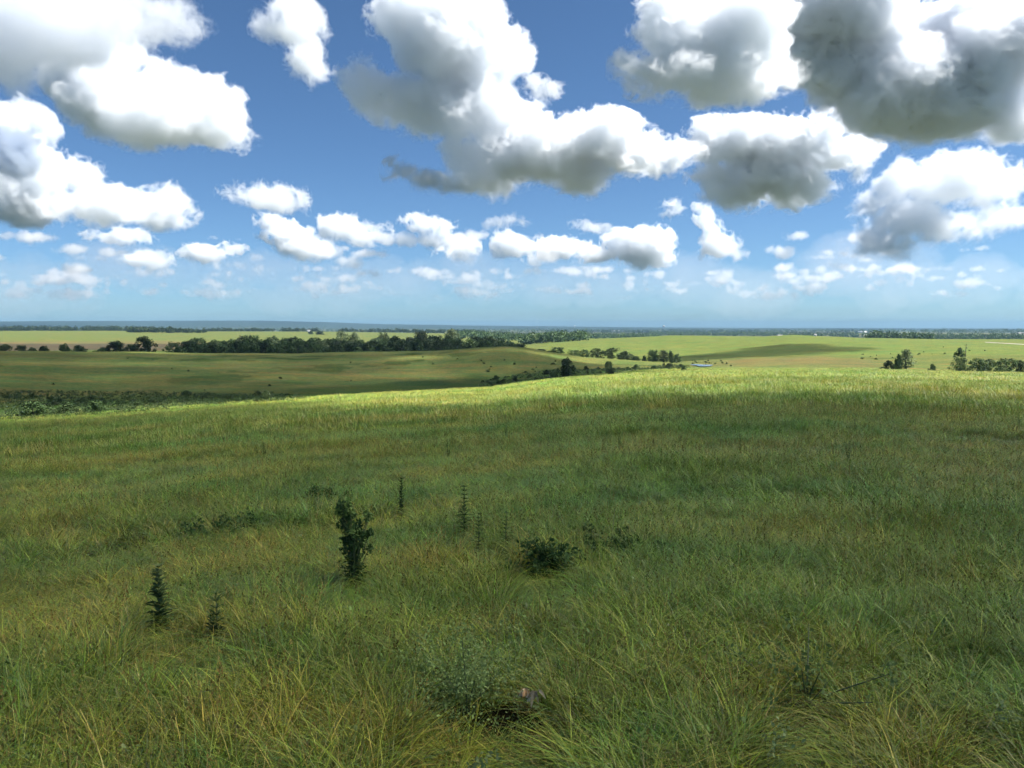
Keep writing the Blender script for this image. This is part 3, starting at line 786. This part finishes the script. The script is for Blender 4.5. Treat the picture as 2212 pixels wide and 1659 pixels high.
ONE = [  # key, X, D, top, foot, width, name, label
 ('round', 313, 590, 728, 765, 50, 'round_tree', 'tallest dark round tree standing alone left of the creek wood'),
 ('tall', 247, 600, 738, 764, 52, 'broad_tree', 'paler broad tree just left of the tallest round tree'),
 ('oak', 285, 610, 744, 764, 40, 'broad_tree', 'dark broad tree tucked against the left side of the tallest round tree'),
 ('oak', 376, 585, 740, 766, 42, 'broad_tree', 'dark tree with a small raised top between the tallest round tree and the creek wood'),
 ('bush', 217, 590, 754, 764, 36, 'bush', 'low dark bush left of the paler broad tree'),
 ('bush', 172, 600, 747, 761, 38, 'bush', 'wide dark bush right of the squat round bush along the left hill crest'),
 ('bush', 139, 600, 745, 760, 28, 'bush', 'squat round dark bush along the left hill crest'),
 ('bush', 95, 600, 749, 759, 28, 'bush', 'small dark dome of a bush between the squat round bush and the left edge'),
 ('bush', 70, 605, 752, 758, 24, 'bush', 'lowest dark bush behind the left hill crest near the left edge'),
 ('tall', 45, 610, 746, 757, 24, 'small_tree', 'small mid green tree second from the left edge behind the hill crest'),
 ('tall', 12, 610, 745, 756, 30, 'small_tree', 'small dark tree at the left edge behind the hill crest'),
 ('willow', 730+10, 760, 718, 740, 40, 'willow_tree', 'pale willow like tree rising out of the left part of the creek wood'),
 ('willow', 765, 760, 719, 740, 26, 'willow_tree', 'narrower pale tree right of the pale willow like tree behind the wood'),
 ('willow', 828, 750, 719, 738, 30, 'willow_tree', 'pale tree rising alone out of the middle of the creek wood'),
 ('willow', 912, 690, 716, 745, 44, 'willow_tree', 'tallest pale sunlit tree in the right part of the creek wood'),
 ('willow', 975, 860, 713, 735, 36, 'willow_tree', 'hazy pale tree behind the right end of the creek wood'),
 ('bush', 1168, 470, 754, 762, 28, 'bush', 'isolated low dark bush on the crest right of the creek wood'),
 ('oak', 1205, 475, 750, 772, 40, 'round_tree', 'leftmost dark tree of the row behind the right shoulder of the left hill'),
 ('bush', 1190, 470, 757, 768, 26, 'bush', 'dark bush at the left end of the row behind the hill shoulder'),
 ('oak', 1240, 480, 756, 774, 34, 'round_tree', 'second dark tree of the row behind the hill shoulder, level topped'),
 ('round', 1262, 485, 756, 776, 26, 'round_tree', 'third dark tree of the row behind the hill shoulder'),
 ('oak', 1287, 480, 753, 778, 36, 'round_tree', 'dark tree ending the left half of the row, just before the gap'),
 ('oak', 1322, 480, 752, 780, 44, 'round_tree', 'highest dark tree of the row, just right of the gap'),
 ('round', 1348, 480, 759, 780, 30, 'round_tree', 'dark tree leaning on the right side of the highest tree of the row'),
 ('thin', 1364, 480, 764, 781, 14, 'small_tree', 'thin sapling right of the highest tree of the row'),
 ('bush', 1374, 470, 770, 782, 22, 'bush', 'low bush beside the thin sapling'),
 ('bush', 1392, 470, 769, 782, 12, 'bush', 'small upright bush halfway between the thin sapling and the forked tree'),
 ('tall', 1411, 460, 756, 783, 28, 'forked_tree', 'dark upright forked tree near the right end of the row'),
 ('thin', 1434, 460, 757, 783, 28, 'thin_tree', 'pale thin crowned tree right of the dark forked tree'),
 ('tall', 1450, 455, 759, 782, 13, 'slim_tree', 'slim dark tree near the right end of the row'),
 ('round', 1463, 450, 765, 782, 16, 'small_tree', 'small dark tree ending the row on the right'),
 ('tall', 1224, 285, 775, 812, 26, 'valley_tree', 'tall dark tree with a thin pale top in the creek valley'),
 ('lolly', 1315, 330, 781, 808, 20, 'valley_tree', 'round topped small tree in the creek valley right of the tall dark tree'),
 ('bush', 1312, 325, 796, 809, 22, 'bush', 'bush under the round topped small tree in the valley'),
 ('bush', 1447, 350, 785, 796, 18, 'bush', 'round bush left of the pond'),
 ('bush', 1337, 325, 793, 808, 12, 'bush', 'small bush right of the round topped tree in the valley'),
 ('bush', 1476, 345, 795, 801, 7, 'bush', 'tiny dark bush just below the pond'),
 ('thin', 1957, 330, 755, 794, 28, 'poplar_tree', 'tall thin grey green tree standing alone on the right'),
 ('bush', 1943, 325, 766, 784, 14, 'bush', 'sparse dark bush at the left side of the tall thin grey green tree'),
 ('bush', 1921, 300, 779, 796, 26, 'bush', 'dark spreading bush left below the tall thin tree'),
 ('bush', 1938, 300, 776, 796, 20, 'bush', 'rounder bush joined to the dark spreading bush below the tall thin tree'),
 ('bush', 2016, 295, 787, 800, 16, 'bush', 'small lone dark bush between the tall thin tree and the right edge clump'),
 ('oak', 2076, 300, 772, 802, 38, 'round_tree', 'round dark tree at the left end of the right edge clump'),
 ('palebush', 2080, 292, 788, 804, 22, 'bush', 'pale dry looking bush under the round tree of the right edge clump'),
 ('oak', 2112, 295, 775, 806, 46, 'broad_tree', 'broad dark tree in the middle of the right edge clump'),
 ('round', 2136, 300, 776, 806, 34, 'broad_tree', 'dark tree between the two broadest trees of the right edge clump'),
 ('oak', 2176, 295, 775, 807, 56, 'broad_tree', 'widest dark tree of the right edge clump'),
 ('round', 2206, 298, 779, 807, 34, 'round_tree', 'dark tree cut by the right edge of the photo'),
 ('bush', 2074, 470, 752, 770, 20, 'bush', 'dark bush in the eroded gully left of the pole'),
 ('bush', 672, 2150, 715.5, 722, 14, 'bush', 'small dark dome of trees on the far pale field left of the wide one'),
 ('bush', 692, 2100, 715.5, 722, 20, 'bush', 'wide dark dome of trees on the far pale field'),
 ('palebush', 573, 190, 845, 860, 26, 'bush', 'bright green bush at the foot of the slope in the left valley'),
 ('bush', 65, 175, 870, 905, 62, 'bush', 'large nearly black bush nearest the left edge in the valley'),
 ('bush', 200, 178, 866, 900, 46, 'bush', 'large dark bush in the left valley right of the nearly black one'),
 ('bush', 136, 180, 872, 902, 40, 'bush', 'dark bush between the two largest bushes of the left valley'),
]
for q in ONE: tree_px(*q, 'bush' if 'bush' in q[6] else 'tree')
# valley brush: individual bushes that nothing tells apart
def brush(n, xr, yr, hr, wr, label, group, key=('bush', 'bush', 'palebush'), name='bush'):
    for i in range(n):
        X = rng.uniform(*xr); Y = yr(X) + rng.normal(0, 1) * 4
        g = ground_at(X, Y, 100)
        h = rng.uniform(*hr)
        plant(rng.choice(key), g, h, rng.uniform(*wr), name, label, name.split('_')[0], group)
brush(70, (-30, 640), lambda X: np.interp(X, [0, 250, 450, 620], [rng.uniform(850, 905), rng.uniform(848, 892), rng.uniform(850, 876), rng.uniform(850, 864)]), (.35, 1.2), (1.1, 2.0),
      'low brush bush in the lush bottom of the left valley', 'brush in the left valley')
brush(48, (1040, 1480), lambda X: np.interp(X, [1040, 1110, 1224, 1320, 1480], [836, 822, 806, 802, 793]), (.6, 1.9), (.9, 1.6),
      'dark brush bush lining the creek in the middle valley', 'brush along the middle creek', ('bush',))
brush(16, (1040, 1230), lambda X: rng.uniform(778, 812), (.35, .8), (1.2, 2.2), 'flat dark shrub on the right flank of the left hill', 'shrubs on the flank of the left hill', ('bush',), 'shrub')
brush(22, (1850, 2130), lambda X: np.interp(X, [1850, 1960, 2030, 2130], [776, 764, 760, 754]), (.4, 1.1), (.8, 1.6), 'low dark scrub in the eroded gully on the right', 'scrub in the gully on the right', ('bush',), 'scrub')
brush(18, (1492, 1580), lambda X: 784, (.4, .9), (.8, 1.4), 'brown reed clump on the far bank of the pond', 'reeds round the pond', ('palebush',), 'reed_clump')
brush(14, (40, 1000), lambda X: rng.uniform(770, 850), (.3, .7), (.9, 1.6), 'small dark shrub on the slope of the left hill', 'shrubs on the slope of the left hill', ('bush',), 'shrub')

def thicket(n, xr, lo, hi, rr, leaf, cols, label):
    cs, rs = [], []
    for i in range(n):
        X = rng.uniform(*xr); g = ground_at(X, rng.uniform(lo(X), hi(X)), 100); r = rng.uniform(*rr)
        for k in range(2):
            cs.append((g.x + rng.normal(0, r), g.y + rng.normal(0, r), g.z + r * rng.uniform(.1, .5))); rs.append(r * rng.uniform(.6, 1))
    V, Q, T = leaf_cloud(np.array(cs), rs, 34, leaf, cols)
    tag(link(bpy.data.objects.new('scrub_thicket', raw_mesh('scrub_thicket', V, 4, Q, [M_LEAF], T))), label, kind='stuff')
thicket(1500, (-40, 660), lambda X: np.interp(X, [0, 300, 480, 660], [846, 846, 852, 858]), lambda X: np.interp(X, [0, 250, 450, 660], [912, 898, 880, 864]), (.3, .8), .11,
        DARK + DARK + MID + [(.10, .16, .035)], 'tangled low green scrub along the bottom of the left valley')
thicket(420, (1040, 1490), lambda X: np.interp(X, [1040, 1110, 1224, 1320, 1490], [822, 810, 799, 797, 789]), lambda X: np.interp(X, [1040, 1110, 1224, 1320, 1490], [842, 830, 813, 806, 795]), (.3, .9), .13,
        DARK + DARK + MID, 'tangled dark scrub along the creek in the middle valley')
# far woods: masses of crowns
def forest(bands, label):
    cs, rs = [], []
    for X0, X1, D0, D1, n, hh in bands:
        for i in range(n):
            g = spot(rng.uniform(X0, X1), rng.uniform(D0, D1)); r = hh * rng.uniform(.35, .65)
            for k in range(3):
                cs.append((g.x + rng.normal(0, r*.6), g.y + rng.normal(0, r*.5), g.z + r * rng.uniform(.5, 1.5))); rs.append(r * rng.uniform(.6, 1))
    V, Q, T = leaf_cloud(np.array(cs), rs, 26, 2.2, DARK)
    tag(link(bpy.data.objects.new('forest', raw_mesh('forest', V, 4, Q, [M_LEAF], T))), label, kind='stuff')
forest([(1130, 1262, 1350, 1600, 130, 15), (1170, 1420, 2400, 3200, 240, 16), (985, 1180, 1700, 2300, 150, 15), (1400, 1700, 3600, 4600, 260, 16)], 'dark woods on the plain beyond the hills in the middle')
forest([(-60, 360, 2950, 3200, 260, 15), (283, 372, 2250, 2330, 60, 12), (360, 445, 2280, 2420, 50, 10), (440, 700, 2900, 3200, 90, 12), (735, 1010, 3000, 3400, 120, 13), (1000, 1100, 2500, 2700, 60, 14)], 'tree belts along the top of the far pale field on the left')
forest([(1874, 2012, 1650, 1800, 110, 12), (2000, 2300, 2600, 3000, 180, 17), (1700, 1900, 3300, 4000, 120, 15)], 'dark woods beyond the right hills')
forest([(-100, 2300, 5200, 11000, 2200, 22)], 'hazy far woods on the plain under the horizon')

# ------------------------------------------------------------------ pond, road, pole, fence, far structures
def sheet(name, label, pts_px, mat, lift=.05, n=24):
    """flat strip on the land between two polylines of photo readings (near edge, far edge)"""
    a, b = pts_px
    t = np.linspace(0, 1, n)
    def pl(L):
        L = np.array(L, float); u = np.linspace(0, 1, len(L)); return np.stack([np.interp(t, u, L[:, 0]), np.interp(t, u, L[:, 1])], 1)
    A = [ground_at(*p, 150) for p in pl(a)]; B = [ground_at(*p, 150) for p in pl(b)]
    V = np.array([[*v] for v in A + B]); V[:, 2] += lift
    i = np.arange(n - 1)
    return link(bpy.data.objects.new(name, raw_mesh(name, V, 4, np.stack([i, i + 1, i + 1 + n, i + n], 1), [mat])))
mw, n, l = new_mat('pond_water'); o = n.new('ShaderNodeOutputMaterial'); b = n.new('ShaderNodeBsdfPrincipled')
b.inputs['Base Color'].default_value = (.03, .04, .045, 1); b.inputs['Roughness'].default_value = .12; l.new(b.outputs[0], o.inputs[0])
c0 = ground_at(1517, 790.5, 150); t = np.linspace(0, 2*np.pi, 40, endpoint=False)
rad = 1 + .18*np.sin(3*t + 1) + .1*np.sin(5*t)
PV = np.stack([c0.x + 4.3*rad*np.cos(t), c0.y + 9*rad*np.sin(t), np.full(40, c0.z + .35)], 1)
tag(link(bpy.data.objects.new('water', raw_mesh('water', PV, 40, np.arange(40), [mw]))), 'small pale pond', kind='structure')
M_ROAD = plain('gravel', (.34, .31, .25), .95, .15, .5)
tag(sheet('road', '', ([(2128, 740.1), (2212, 745.0), (2290, 750)], [(2128, 739.2), (2212, 743.7), (2290, 748)]), M_ROAD, .25), 'pale gravel road on the right hill', kind='structure')

M_WOOD = plain('grey_wood', (.10, .085, .07), .9, .25, 3)
M_WHITE = plain('white_paint', (.55, .55, .53), .5, .05)
M_ROOF = plain('grey_roof', (.25, .24, .24), .6, .1)
M_STEEL = plain('steel', (.45, .46, .47), .5, .1)
def obj(name, parts, mat, parent, smooth=False):
    V, Q, _ = join([(p[0], p[1], np.zeros((len(p[0]), 3))) for p in parts])
    return link(bpy.data.objects.new(name, raw_mesh(name, V, 4, Q, [mat], None, smooth)), parent)
def box(x0, x1, y0, y1, z0, z1):
    V = np.array([(x, y, z) for z in (z0, z1) for x, y in ((x0, y0), (x1, y0), (x1, y1), (x0, y1))], float)
    return V, np.array([(3, 2, 1, 0), (4, 5, 6, 7), (0, 1, 5, 4), (1, 2, 6, 5), (2, 3, 7, 6), (3, 0, 4, 7)]), None
def empty(name, loc, label, cat, group=None, rz=0):
    e = link(bpy.data.objects.new(name, None)); e.location = loc; e.rotation_euler = (0, 0, rz)
    return tag(e, label, cat, group)
p = spot(2086, 470)
e = empty('utility_pole', p, 'thin grey utility pole beside the gully on the right', 'pole')
hp = EYE + pix_dir(2086, 742).z * p.y - p.z
obj('pole', [tube((0, 0, -.5), (.05, 0, hp), .17, .11, 8)], M_WOOD, e, True); obj('crossarm', [box(-1.1, 1.1, -.06, .06, hp - .9, hp - .76)], M_WOOD, e)

def building(X, D, w, h, label, rz=0.0, name='farm_building'):
    g = spot(X, D); e = empty(name, g, label, 'building', None, rz)
    d = w * .55
    obj('wall', [box(-w/2, w/2, -d/2, d/2, -1, h)], M_WHITE, e)
    V = np.array([(-w/2-.4, -d/2-.4, h), (w/2+.4, -d/2-.4, h), (w/2+.4, 0, h*1.45), (-w/2-.4, 0, h*1.45), (-w/2-.4, d/2+.4, h), (w/2+.4, d/2+.4, h)], float)
    obj('roof', [(V, np.array([(0, 1, 2, 3), (3, 2, 5, 4), (0, 3, 4, 4), (1, 5, 2, 2)])[:2], None)], M_ROOF if D < 4000 else M_WHITE, e)
    obj('door', [box(-w*.1, w*.1, -d/2 - .08, -d/2 - .01, -1, h*.7)], M_STEEL, e)
building(1243, 0 + 2700, 9, 7, 'small white building', .3)if False else None
building(668, 2560, 9, 5, 'small white farm building on the far pale field above the dark domes of trees', .3)
building(1330, 7000, 60, 9, 'white building in the hazy woods below the left water tower', .2)
building(1858, 6000, 70, 10, 'long white building on the hazy plain right of the centre', .1)
building(1683, 3300, 26, 7, 'white farm building at the left end of the right hills', .4)
building(1700, 3350, 16, 6, 'smaller white farm shed beside the white farm building', -.3)
building(2206, 3400, 34, 12, 'white roofed building on the wooded rise at the right edge', .1)
building(1760, 1290, 4, 2.2, 'small white shed on the crest of the right hill', .2)
def water_tower(X, D, ztop_px, r, label, mat):
    g = spot(X, D); zt = EYE + pix_dir(X, ztop_px).z * g.y - g.z
    e = empty('water_tower', g, label, 'water tower')
    v, f = ico(3); v = v * np.array([r, r, r*.75]) + np.array([0, 0, zt - r*.75])
    link(bpy.data.objects.new('tank', raw_mesh('tank', v, 3, f, [mat], None, True)), e)
    obj('column', [tube((0, 0, -2), (0, 0, zt - r), r*.3, r*.22, 12)], mat, e, True)
water_tower(1433, 12000, 702.5, 22, 'white water tower on the horizon left of the right hills', M_WHITE)
water_tower(1241, 12500, 702.5, 15, 'dark small water tower on the horizon in the middle', M_STEEL)
water_tower(1867, 2000, 729 - 6.2, 4, 'little white tank standing at the edge of the woods on the right', M_WHITE)
g = spot(1160, 11500); hm = EYE + pix_dir(1160, 687).z * g.y - g.z
e = empty('radio_mast', g, 'hair thin radio mast on the horizon in the middle', 'mast')
obj('mast', [tube((0, 0, -2), (0, 0, hm), 1.6, 1.2, 6)], M_STEEL, e)

# ------------------------------------------------------------------ weeds and single plants of the meadow
def leaf_blade(p, d, up, ln, w, col, fold=.25, droop=.3):
    """one lance leaf: 4 cross rows"""
    d = d / np.linalg.norm(d); sd = np.cross(d, up); sd /= np.linalg.norm(sd) + 1e-9
    V = []
    for t, k in ((0, .12), (.3, .9), (.65, .8), (1, .05)):
        c = p + d * ln * t + np.array([0, 0, -droop * ln * t * t])
        V += [c - sd*w*k*.5 + np.array([0, 0, fold*w*k]), c, c + sd*w*k*.5 + np.array([0, 0, fold*w*k])]
    Q = [(3*i + j, 3*i + j + 1, 3*i + j + 4, 3*i + j + 3) for i in range(3) for j in range(2)]
    return np.array(V), np.array(Q), np.repeat(np.array([col]) * rng.uniform(.75, 1.25), 12, 0)
def spire(h, whorls, ln, w, col, tip, per=4, rise=.5, stems=1, spread=.0, taper=.75, bare=.12):
    """upright weed: stem with close whorls of lance leaves, paler toward the tip"""
    L, T = [], []
    for s_ in range(stems):
        a0 = rng.uniform(0, 6.28); sx, sy = (spread*math.cos(a0), spread*math.sin(a0)) if s_ else (0, 0)
        hh = h * (1 if s_ == 0 else rng.uniform(.55, .95))
        q0 = np.array([sx*.15, sy*.15, 0])
        bend = lambda t: q0 + np.array([sx*t**1.4, sy*t**1.4, hh*t])
        for i in range(5): T.append(tube(bend(i/5), bend((i+1)/5), .006*(1.1 - i/6), .006*(1.1 - (i+1)/6), 5))
        for i in range(whorls):
            t = bare + (1 - bare) * (i + .5) / whorls
            c = np.array(col) * (1 - t**3) + np.array(tip) * t**3
            for k in range(per):
                a = k * 6.283/per + i * 1.1 + rng.normal(0, .25); r_ = rise + rng.normal(0, .2) + t * .5
                L.append(leaf_blade(bend(t), np.array([math.cos(a), math.sin(a), r_]), np.array([0, 0, 1.0]), ln * (1 - taper*t**2) * rng.uniform(.75, 1.2), w * (1 - .5*t), c))
    return join(L), join(T)
def weed(name, X, Y, label, cat, spec, rz=None, sink=.03):
    (LV, LQ, LT), (TV, TQ, _) = spec
    g = ground_at(X, Y, lift=.2)
    e = empty(name, g - Vector((0, 0, sink)), label, cat, None, rng.uniform(0, 6.28) if rz is None else rz)
    link(bpy.data.objects.new('leaves', raw_mesh('leaves', LV, 4, LQ, [M_FORB], LT)), e)
    link(bpy.data.objects.new('stem', raw_mesh('stem', TV, 4, TQ, [M_STEM], None, True)), e)
    return e
def hpx(X, ybase, ytop):     # height of something standing there
    g = ground_at(X, ybase, lift=.2); return EYE + pix_dir(X, ytop).z * g.y - g.z
DK = (.06, .105, .028); DG = (.07, .12, .035); LG = (.19, .27, .07)
def leafy(h, blobs, n_leaf, leaf, stems):
    """bushy plant: blobs = (height share, offset, radius, colour) of small-leaved foliage on thin stems"""
    L = []; T = []
    for zt, off, rad, c in blobs:
        a = rng.uniform(0, 6.28); p = np.array([off*h*math.cos(a), off*h*math.sin(a), zt*h])
        L.append(leaf_cloud(np.array([p]), [rad*h], n_leaf, leaf, [c]))
        T.append(tube((0, 0, 0), p * np.array([.3, .3, .5]), .006, .005, 5)); T.append(tube(p * np.array([.3, .3, .5]), p, .004, .002, 5))
    return join(L), join(T[:stems*2])
def bushy(h):
    b = [(z, rng.uniform(0, .09), rng.uniform(.07, .13), DK if rng.uniform() < .7 else DG) for z in np.linspace(.12, .7, 18)]
    b += [(rng.uniform(.7, 1.0), rng.uniform(.03, .2), .055, LG if i % 3 else DG) for i in range(16)]
    b += [(rng.uniform(.45, .8), rng.uniform(.12, .17), .05, DK) for i in range(10)]
    return leafy(h, b, 40, .017, 42)
def low_bush(h, w, c):
    return leafy(h, [(rng.uniform(.25, .85), rng.uniform(0, w), rng.uniform(.22, .34), c) for i in range(26)], 44, .02, 26)
def sprig(h):
    return leafy(h, [(z, rng.uniform(0, .22), .16, (.24, .29, .11) if z > .6 else (.19, .24, .08)) for z in np.linspace(.35, 1, 12)], 9, .011, 1)
weed('bushy_weed', 766, 1222, 'large dark bushy weed with bright tips, left of the middle of the meadow', 'weed', bushy(hpx(766, 1222, 1078)))
weed('weed_spire', 1003, 1130, 'tall dark leafy weed spike standing alone right of the large bushy weed', 'weed', spire(hpx(1003, 1130, 1042), 14, .12, .035, DK, DK, 6, .25, 1, 0, .6, .05))
weed('weed_spire', 867, 1090, 'slim dark weed spike farthest back, behind the large bushy weed', 'weed', spire(hpx(867, 1090, 1028), 16, .09, .036, DK, DG, 6, .8, 1, 0, .5, .05))
weed('weed_spire', 1034, 1160, 'short dark weed spike just right of the tall leafy spike', 'weed', spire(hpx(1034, 1160, 1100), 11, .09, .026, DK, DG, 5, .4, 1, 0, .6, .1))
weed('weed_spire', 1093, 1160, 'short dark weed spike farthest right, next to the low dark shrub', 'weed', spire(hpx(1093, 1160, 1098), 11, .09, .026, DK, DG, 5, .45, 1, 0, .6, .1))
weed('leafy_weed', 345, 1322, 'dark broad leaved weed with a pale flowering top at lower left', 'weed', spire(hpx(345, 1322, 1212), 14, .13, .05, DG, (.2, .24, .08), 7, .6, 1, 0, .6, .08))
weed('leafy_weed', 468, 1335, 'lighter green leafy weed right of the weed with the pale top', 'weed', spire(hpx(468, 1335, 1268), 8, .11, .03, (.07, .11, .035), (.13, .19, .05), 5, .7, 2, .05, .5, .08))
weed('low_shrub', 1180, 1195, 'dense low dark shrub in the grass right of the short spikes', 'shrub', low_bush(.82 * hpx(1180, 1195, 1146), 1.0, DK))
weed('low_shrub', 700, 1062, 'low dark weed patch behind the large bushy weed', 'shrub', low_bush(.82 * hpx(700, 1062, 1046), 1.6, DK))
weed('low_shrub', 1340, 1150, 'flat dark weed patch in the grass right of the low shrub', 'shrub', low_bush(.82 * hpx(1340, 1150, 1128), 1.8, DG))
weed('low_shrub', 480, 1125, 'flat dark weed patch left of the large bushy weed', 'shrub', low_bush(.82 * hpx(480, 1125, 1100), 1.6, DG))
weed('feathery_plant', 1010, 1475, 'pale feathery finely branched plant in front of the middle', 'plant', leafy(hpx(1010, 1475, 1362), [(rng.uniform(.3, 1.0), rng.uniform(0, .75), .2, (.24, .31, .09) if i % 3 else (.30, .36, .12)) for i in range(46)], 80, .008, 4))
weed('pale_leaved_plant', 1745, 1450, 'spreading small leaved grey green plant low in the grass at right', 'plant', leafy(hpx(1745, 1450, 1372), [(rng.uniform(.35, .95), rng.uniform(0, 1.2), .15, (.15, .20, .055) if i % 3 else (.19, .24, .075)) for i in range(40)], 11, .012, 10))
weed('silvery_plant', 1686, 1600, 'small silvery leaved sprig near the bottom right', 'plant', sprig(hpx(1686, 1600, 1552)))
weed('silvery_plant', 2165, 1545, 'silvery leaved sprig at the right edge near the bottom', 'plant', sprig(hpx(2165, 1545, 1508)))
weed('silvery_plant', 1050, 1640, 'tiny silvery sprig at the bottom below the dried flower head', 'plant', sprig(hpx(1050, 1640, 1612)))

# long dry stalk leaning across the bushy weed
def stalk(name, a, b, label, cat, r, col, sag=.1, lift=0.0, head=0):
    A = ground_at(*a); d = pix_dir(*b); k = A.y * .97
    B = np.array([d.x * k, k, EYE + d.z * k]); A = np.array([*A]) - np.array([0, 0, .02])
    t = np.linspace(0, 1, 9)[:, None]; C_ = A + (B - A)*t + np.array([0, 0, 1])*(np.sin(t*np.pi)*sag*np.linalg.norm(B - A))
    parts = [tube(C_[i]-A, C_[i+1]-A, r*(1 - .7*i/9), r*(1 - .7*(i+1)/9), 5) for i in range(8)]
    V, Q, _ = join(parts)
    o = link(bpy.data.objects.new(name, raw_mesh(name, V, 4, Q, [plain(name, col, .8, .2, 30)], None, True))); o.location = A
    return tag(o, label, cat)
stalk('dry_stalk', (738, 1222), (800, 1115), 'long straw coloured stalk leaning across the large bushy weed', 'stalk', .005, (.38, .34, .19), -.08)
stalk('orange_blade', (718, 1658), (748, 1622), 'single orange dead grass blade near the bottom, left of the middle', 'grass blade', .0035, (.45, .16, .04), .05)
stalk('dry_stalk', (1075, 1165), (1066, 1125), 'short pale dry stalk standing in front of the short spikes', 'stalk', .004, (.42, .38, .28), .0)
stalk('dry_stalk', (1320, 1180), (1328, 1100), 'straight pale dry stalk standing right of the low shrub', 'stalk', .003, (.38, .34, .22), .02)
# dried flower head with white tuft, and a curled dead leaf
fp = ground_at(1133, 1493, lift=.17) + Vector((0, 0, .17))
e = empty('dried_flower', fp, 'dried orange brown flower head with a white tuft hanging in the grass', 'flower')
V = []; 
pet = [leaf_blade(np.array([0, 0, .012]), np.array([math.cos(a), math.sin(a)*.6 - .35, -.75 + .3*math.sin(3*a)]), np.array([0, -1.0, .2]), .034*rng.uniform(.8, 1.2), .011, (.72, .43, .2) if rng.uniform() < .7 else (.75, .64, .45)) for a in np.linspace(0, 6.28, 46)]
LV, LQ, LT = join(pet); link(bpy.data.objects.new('petals', raw_mesh('petals', LV, 4, LQ, [M_FORB], LT)), e)
tuf = [leaf_blade(np.array([.012, -.018, -.008]), np.array([.35 + rng.normal(0, .25), -.4, -1 + rng.normal(0, .2)]), np.array([0, -1.0, .2]), .028, .005, (.8, .78, .72)) for _ in range(14)]
LV, LQ, LT = join(tuf); link(bpy.data.objects.new('white_tuft', raw_mesh('white_tuft', LV, 4, LQ, [M_FORB], LT)), e)
obj('stalk', [tube((.005, 0, .015), (.03, .02, .0), .002, .002, 5), tube((.03, .02, 0), (.06, .05, -.25), .002, .002, 5)], M_STEM, e, True)
fp = ground_at(1157, 1512, lift=.15) + Vector((0, 0, .15))
cl = [leaf_blade(np.array([0, 0, .03]) + rng.normal(size=3)*.008, np.array([rng.normal(0, .5), rng.normal(0, .4), -1 + rng.normal(0, .3)]), np.array([.3, -1.0, .2]), .05, .016, (.44, .35, .23), .6) for _ in range(7)]
LV, LQ, LT = join(cl); o = link(bpy.data.objects.new('dead_leaf', raw_mesh('dead_leaf', LV, 4, LQ, [M_FORB], LT))); o.location = fp
tag(o, 'curled brown dead leaves hanging beside the dried flower head', 'leaf')

# small dark weed stalks dotted over the sunlit meadow: real individuals nothing tells apart
ws = [spire(.75, 9, .10, .035, DK, DG, 5, .6, 2, .06, .5, .25) for _ in range(4)]
wm = [(raw_mesh('leaves', a[0], 4, a[1], [M_FORB], a[2]), raw_mesh('stem', b[0], 4, b[1], [M_STEM], None, True)) for a, b in ws]
for i in range(100):
    X = rng.uniform(-20, 2230); lo = float(LINES[0][0](X)) + 6
    Y = lo + (980 - lo) * rng.uniform(0, 1) ** 1.5
    g = ground_at(X, Y, lift=.25); m = wm[rng.integers(4)]
    e = empty('weed_stalk', g, 'small dark weed stalk standing above the meadow grass', 'weed', 'weed stalks dotted over the meadow', rng.uniform(0, 6.28))
    s_ = rng.uniform(.45, .68); e.scale = (s_*1.2, s_*1.2, s_)
    link(bpy.data.objects.new('leaves', m[0]), e); link(bpy.data.objects.new('stem', m[1]), e)

# ------------------------------------------------------------------ haze
hv, hq, _ = box(-26000, 26000, -3000, 25500, -150, 135)
mh, n, l = new_mat('haze'); o = n.new('ShaderNodeOutputMaterial'); v = n.new('ShaderNodeVolumePrincipled')
v.inputs['Color'].default_value = (.25, .43, .62, 1); v.inputs['Density'].default_value = 5.5e-5; v.inputs['Anisotropy'].default_value = 0
l.new(v.outputs[0], o.inputs['Volume'])
tag(link(bpy.data.objects.new('haze', raw_mesh('haze', hv, 4, hq, [mh]))), 'pale blue summer haze over the plain', kind='stuff')
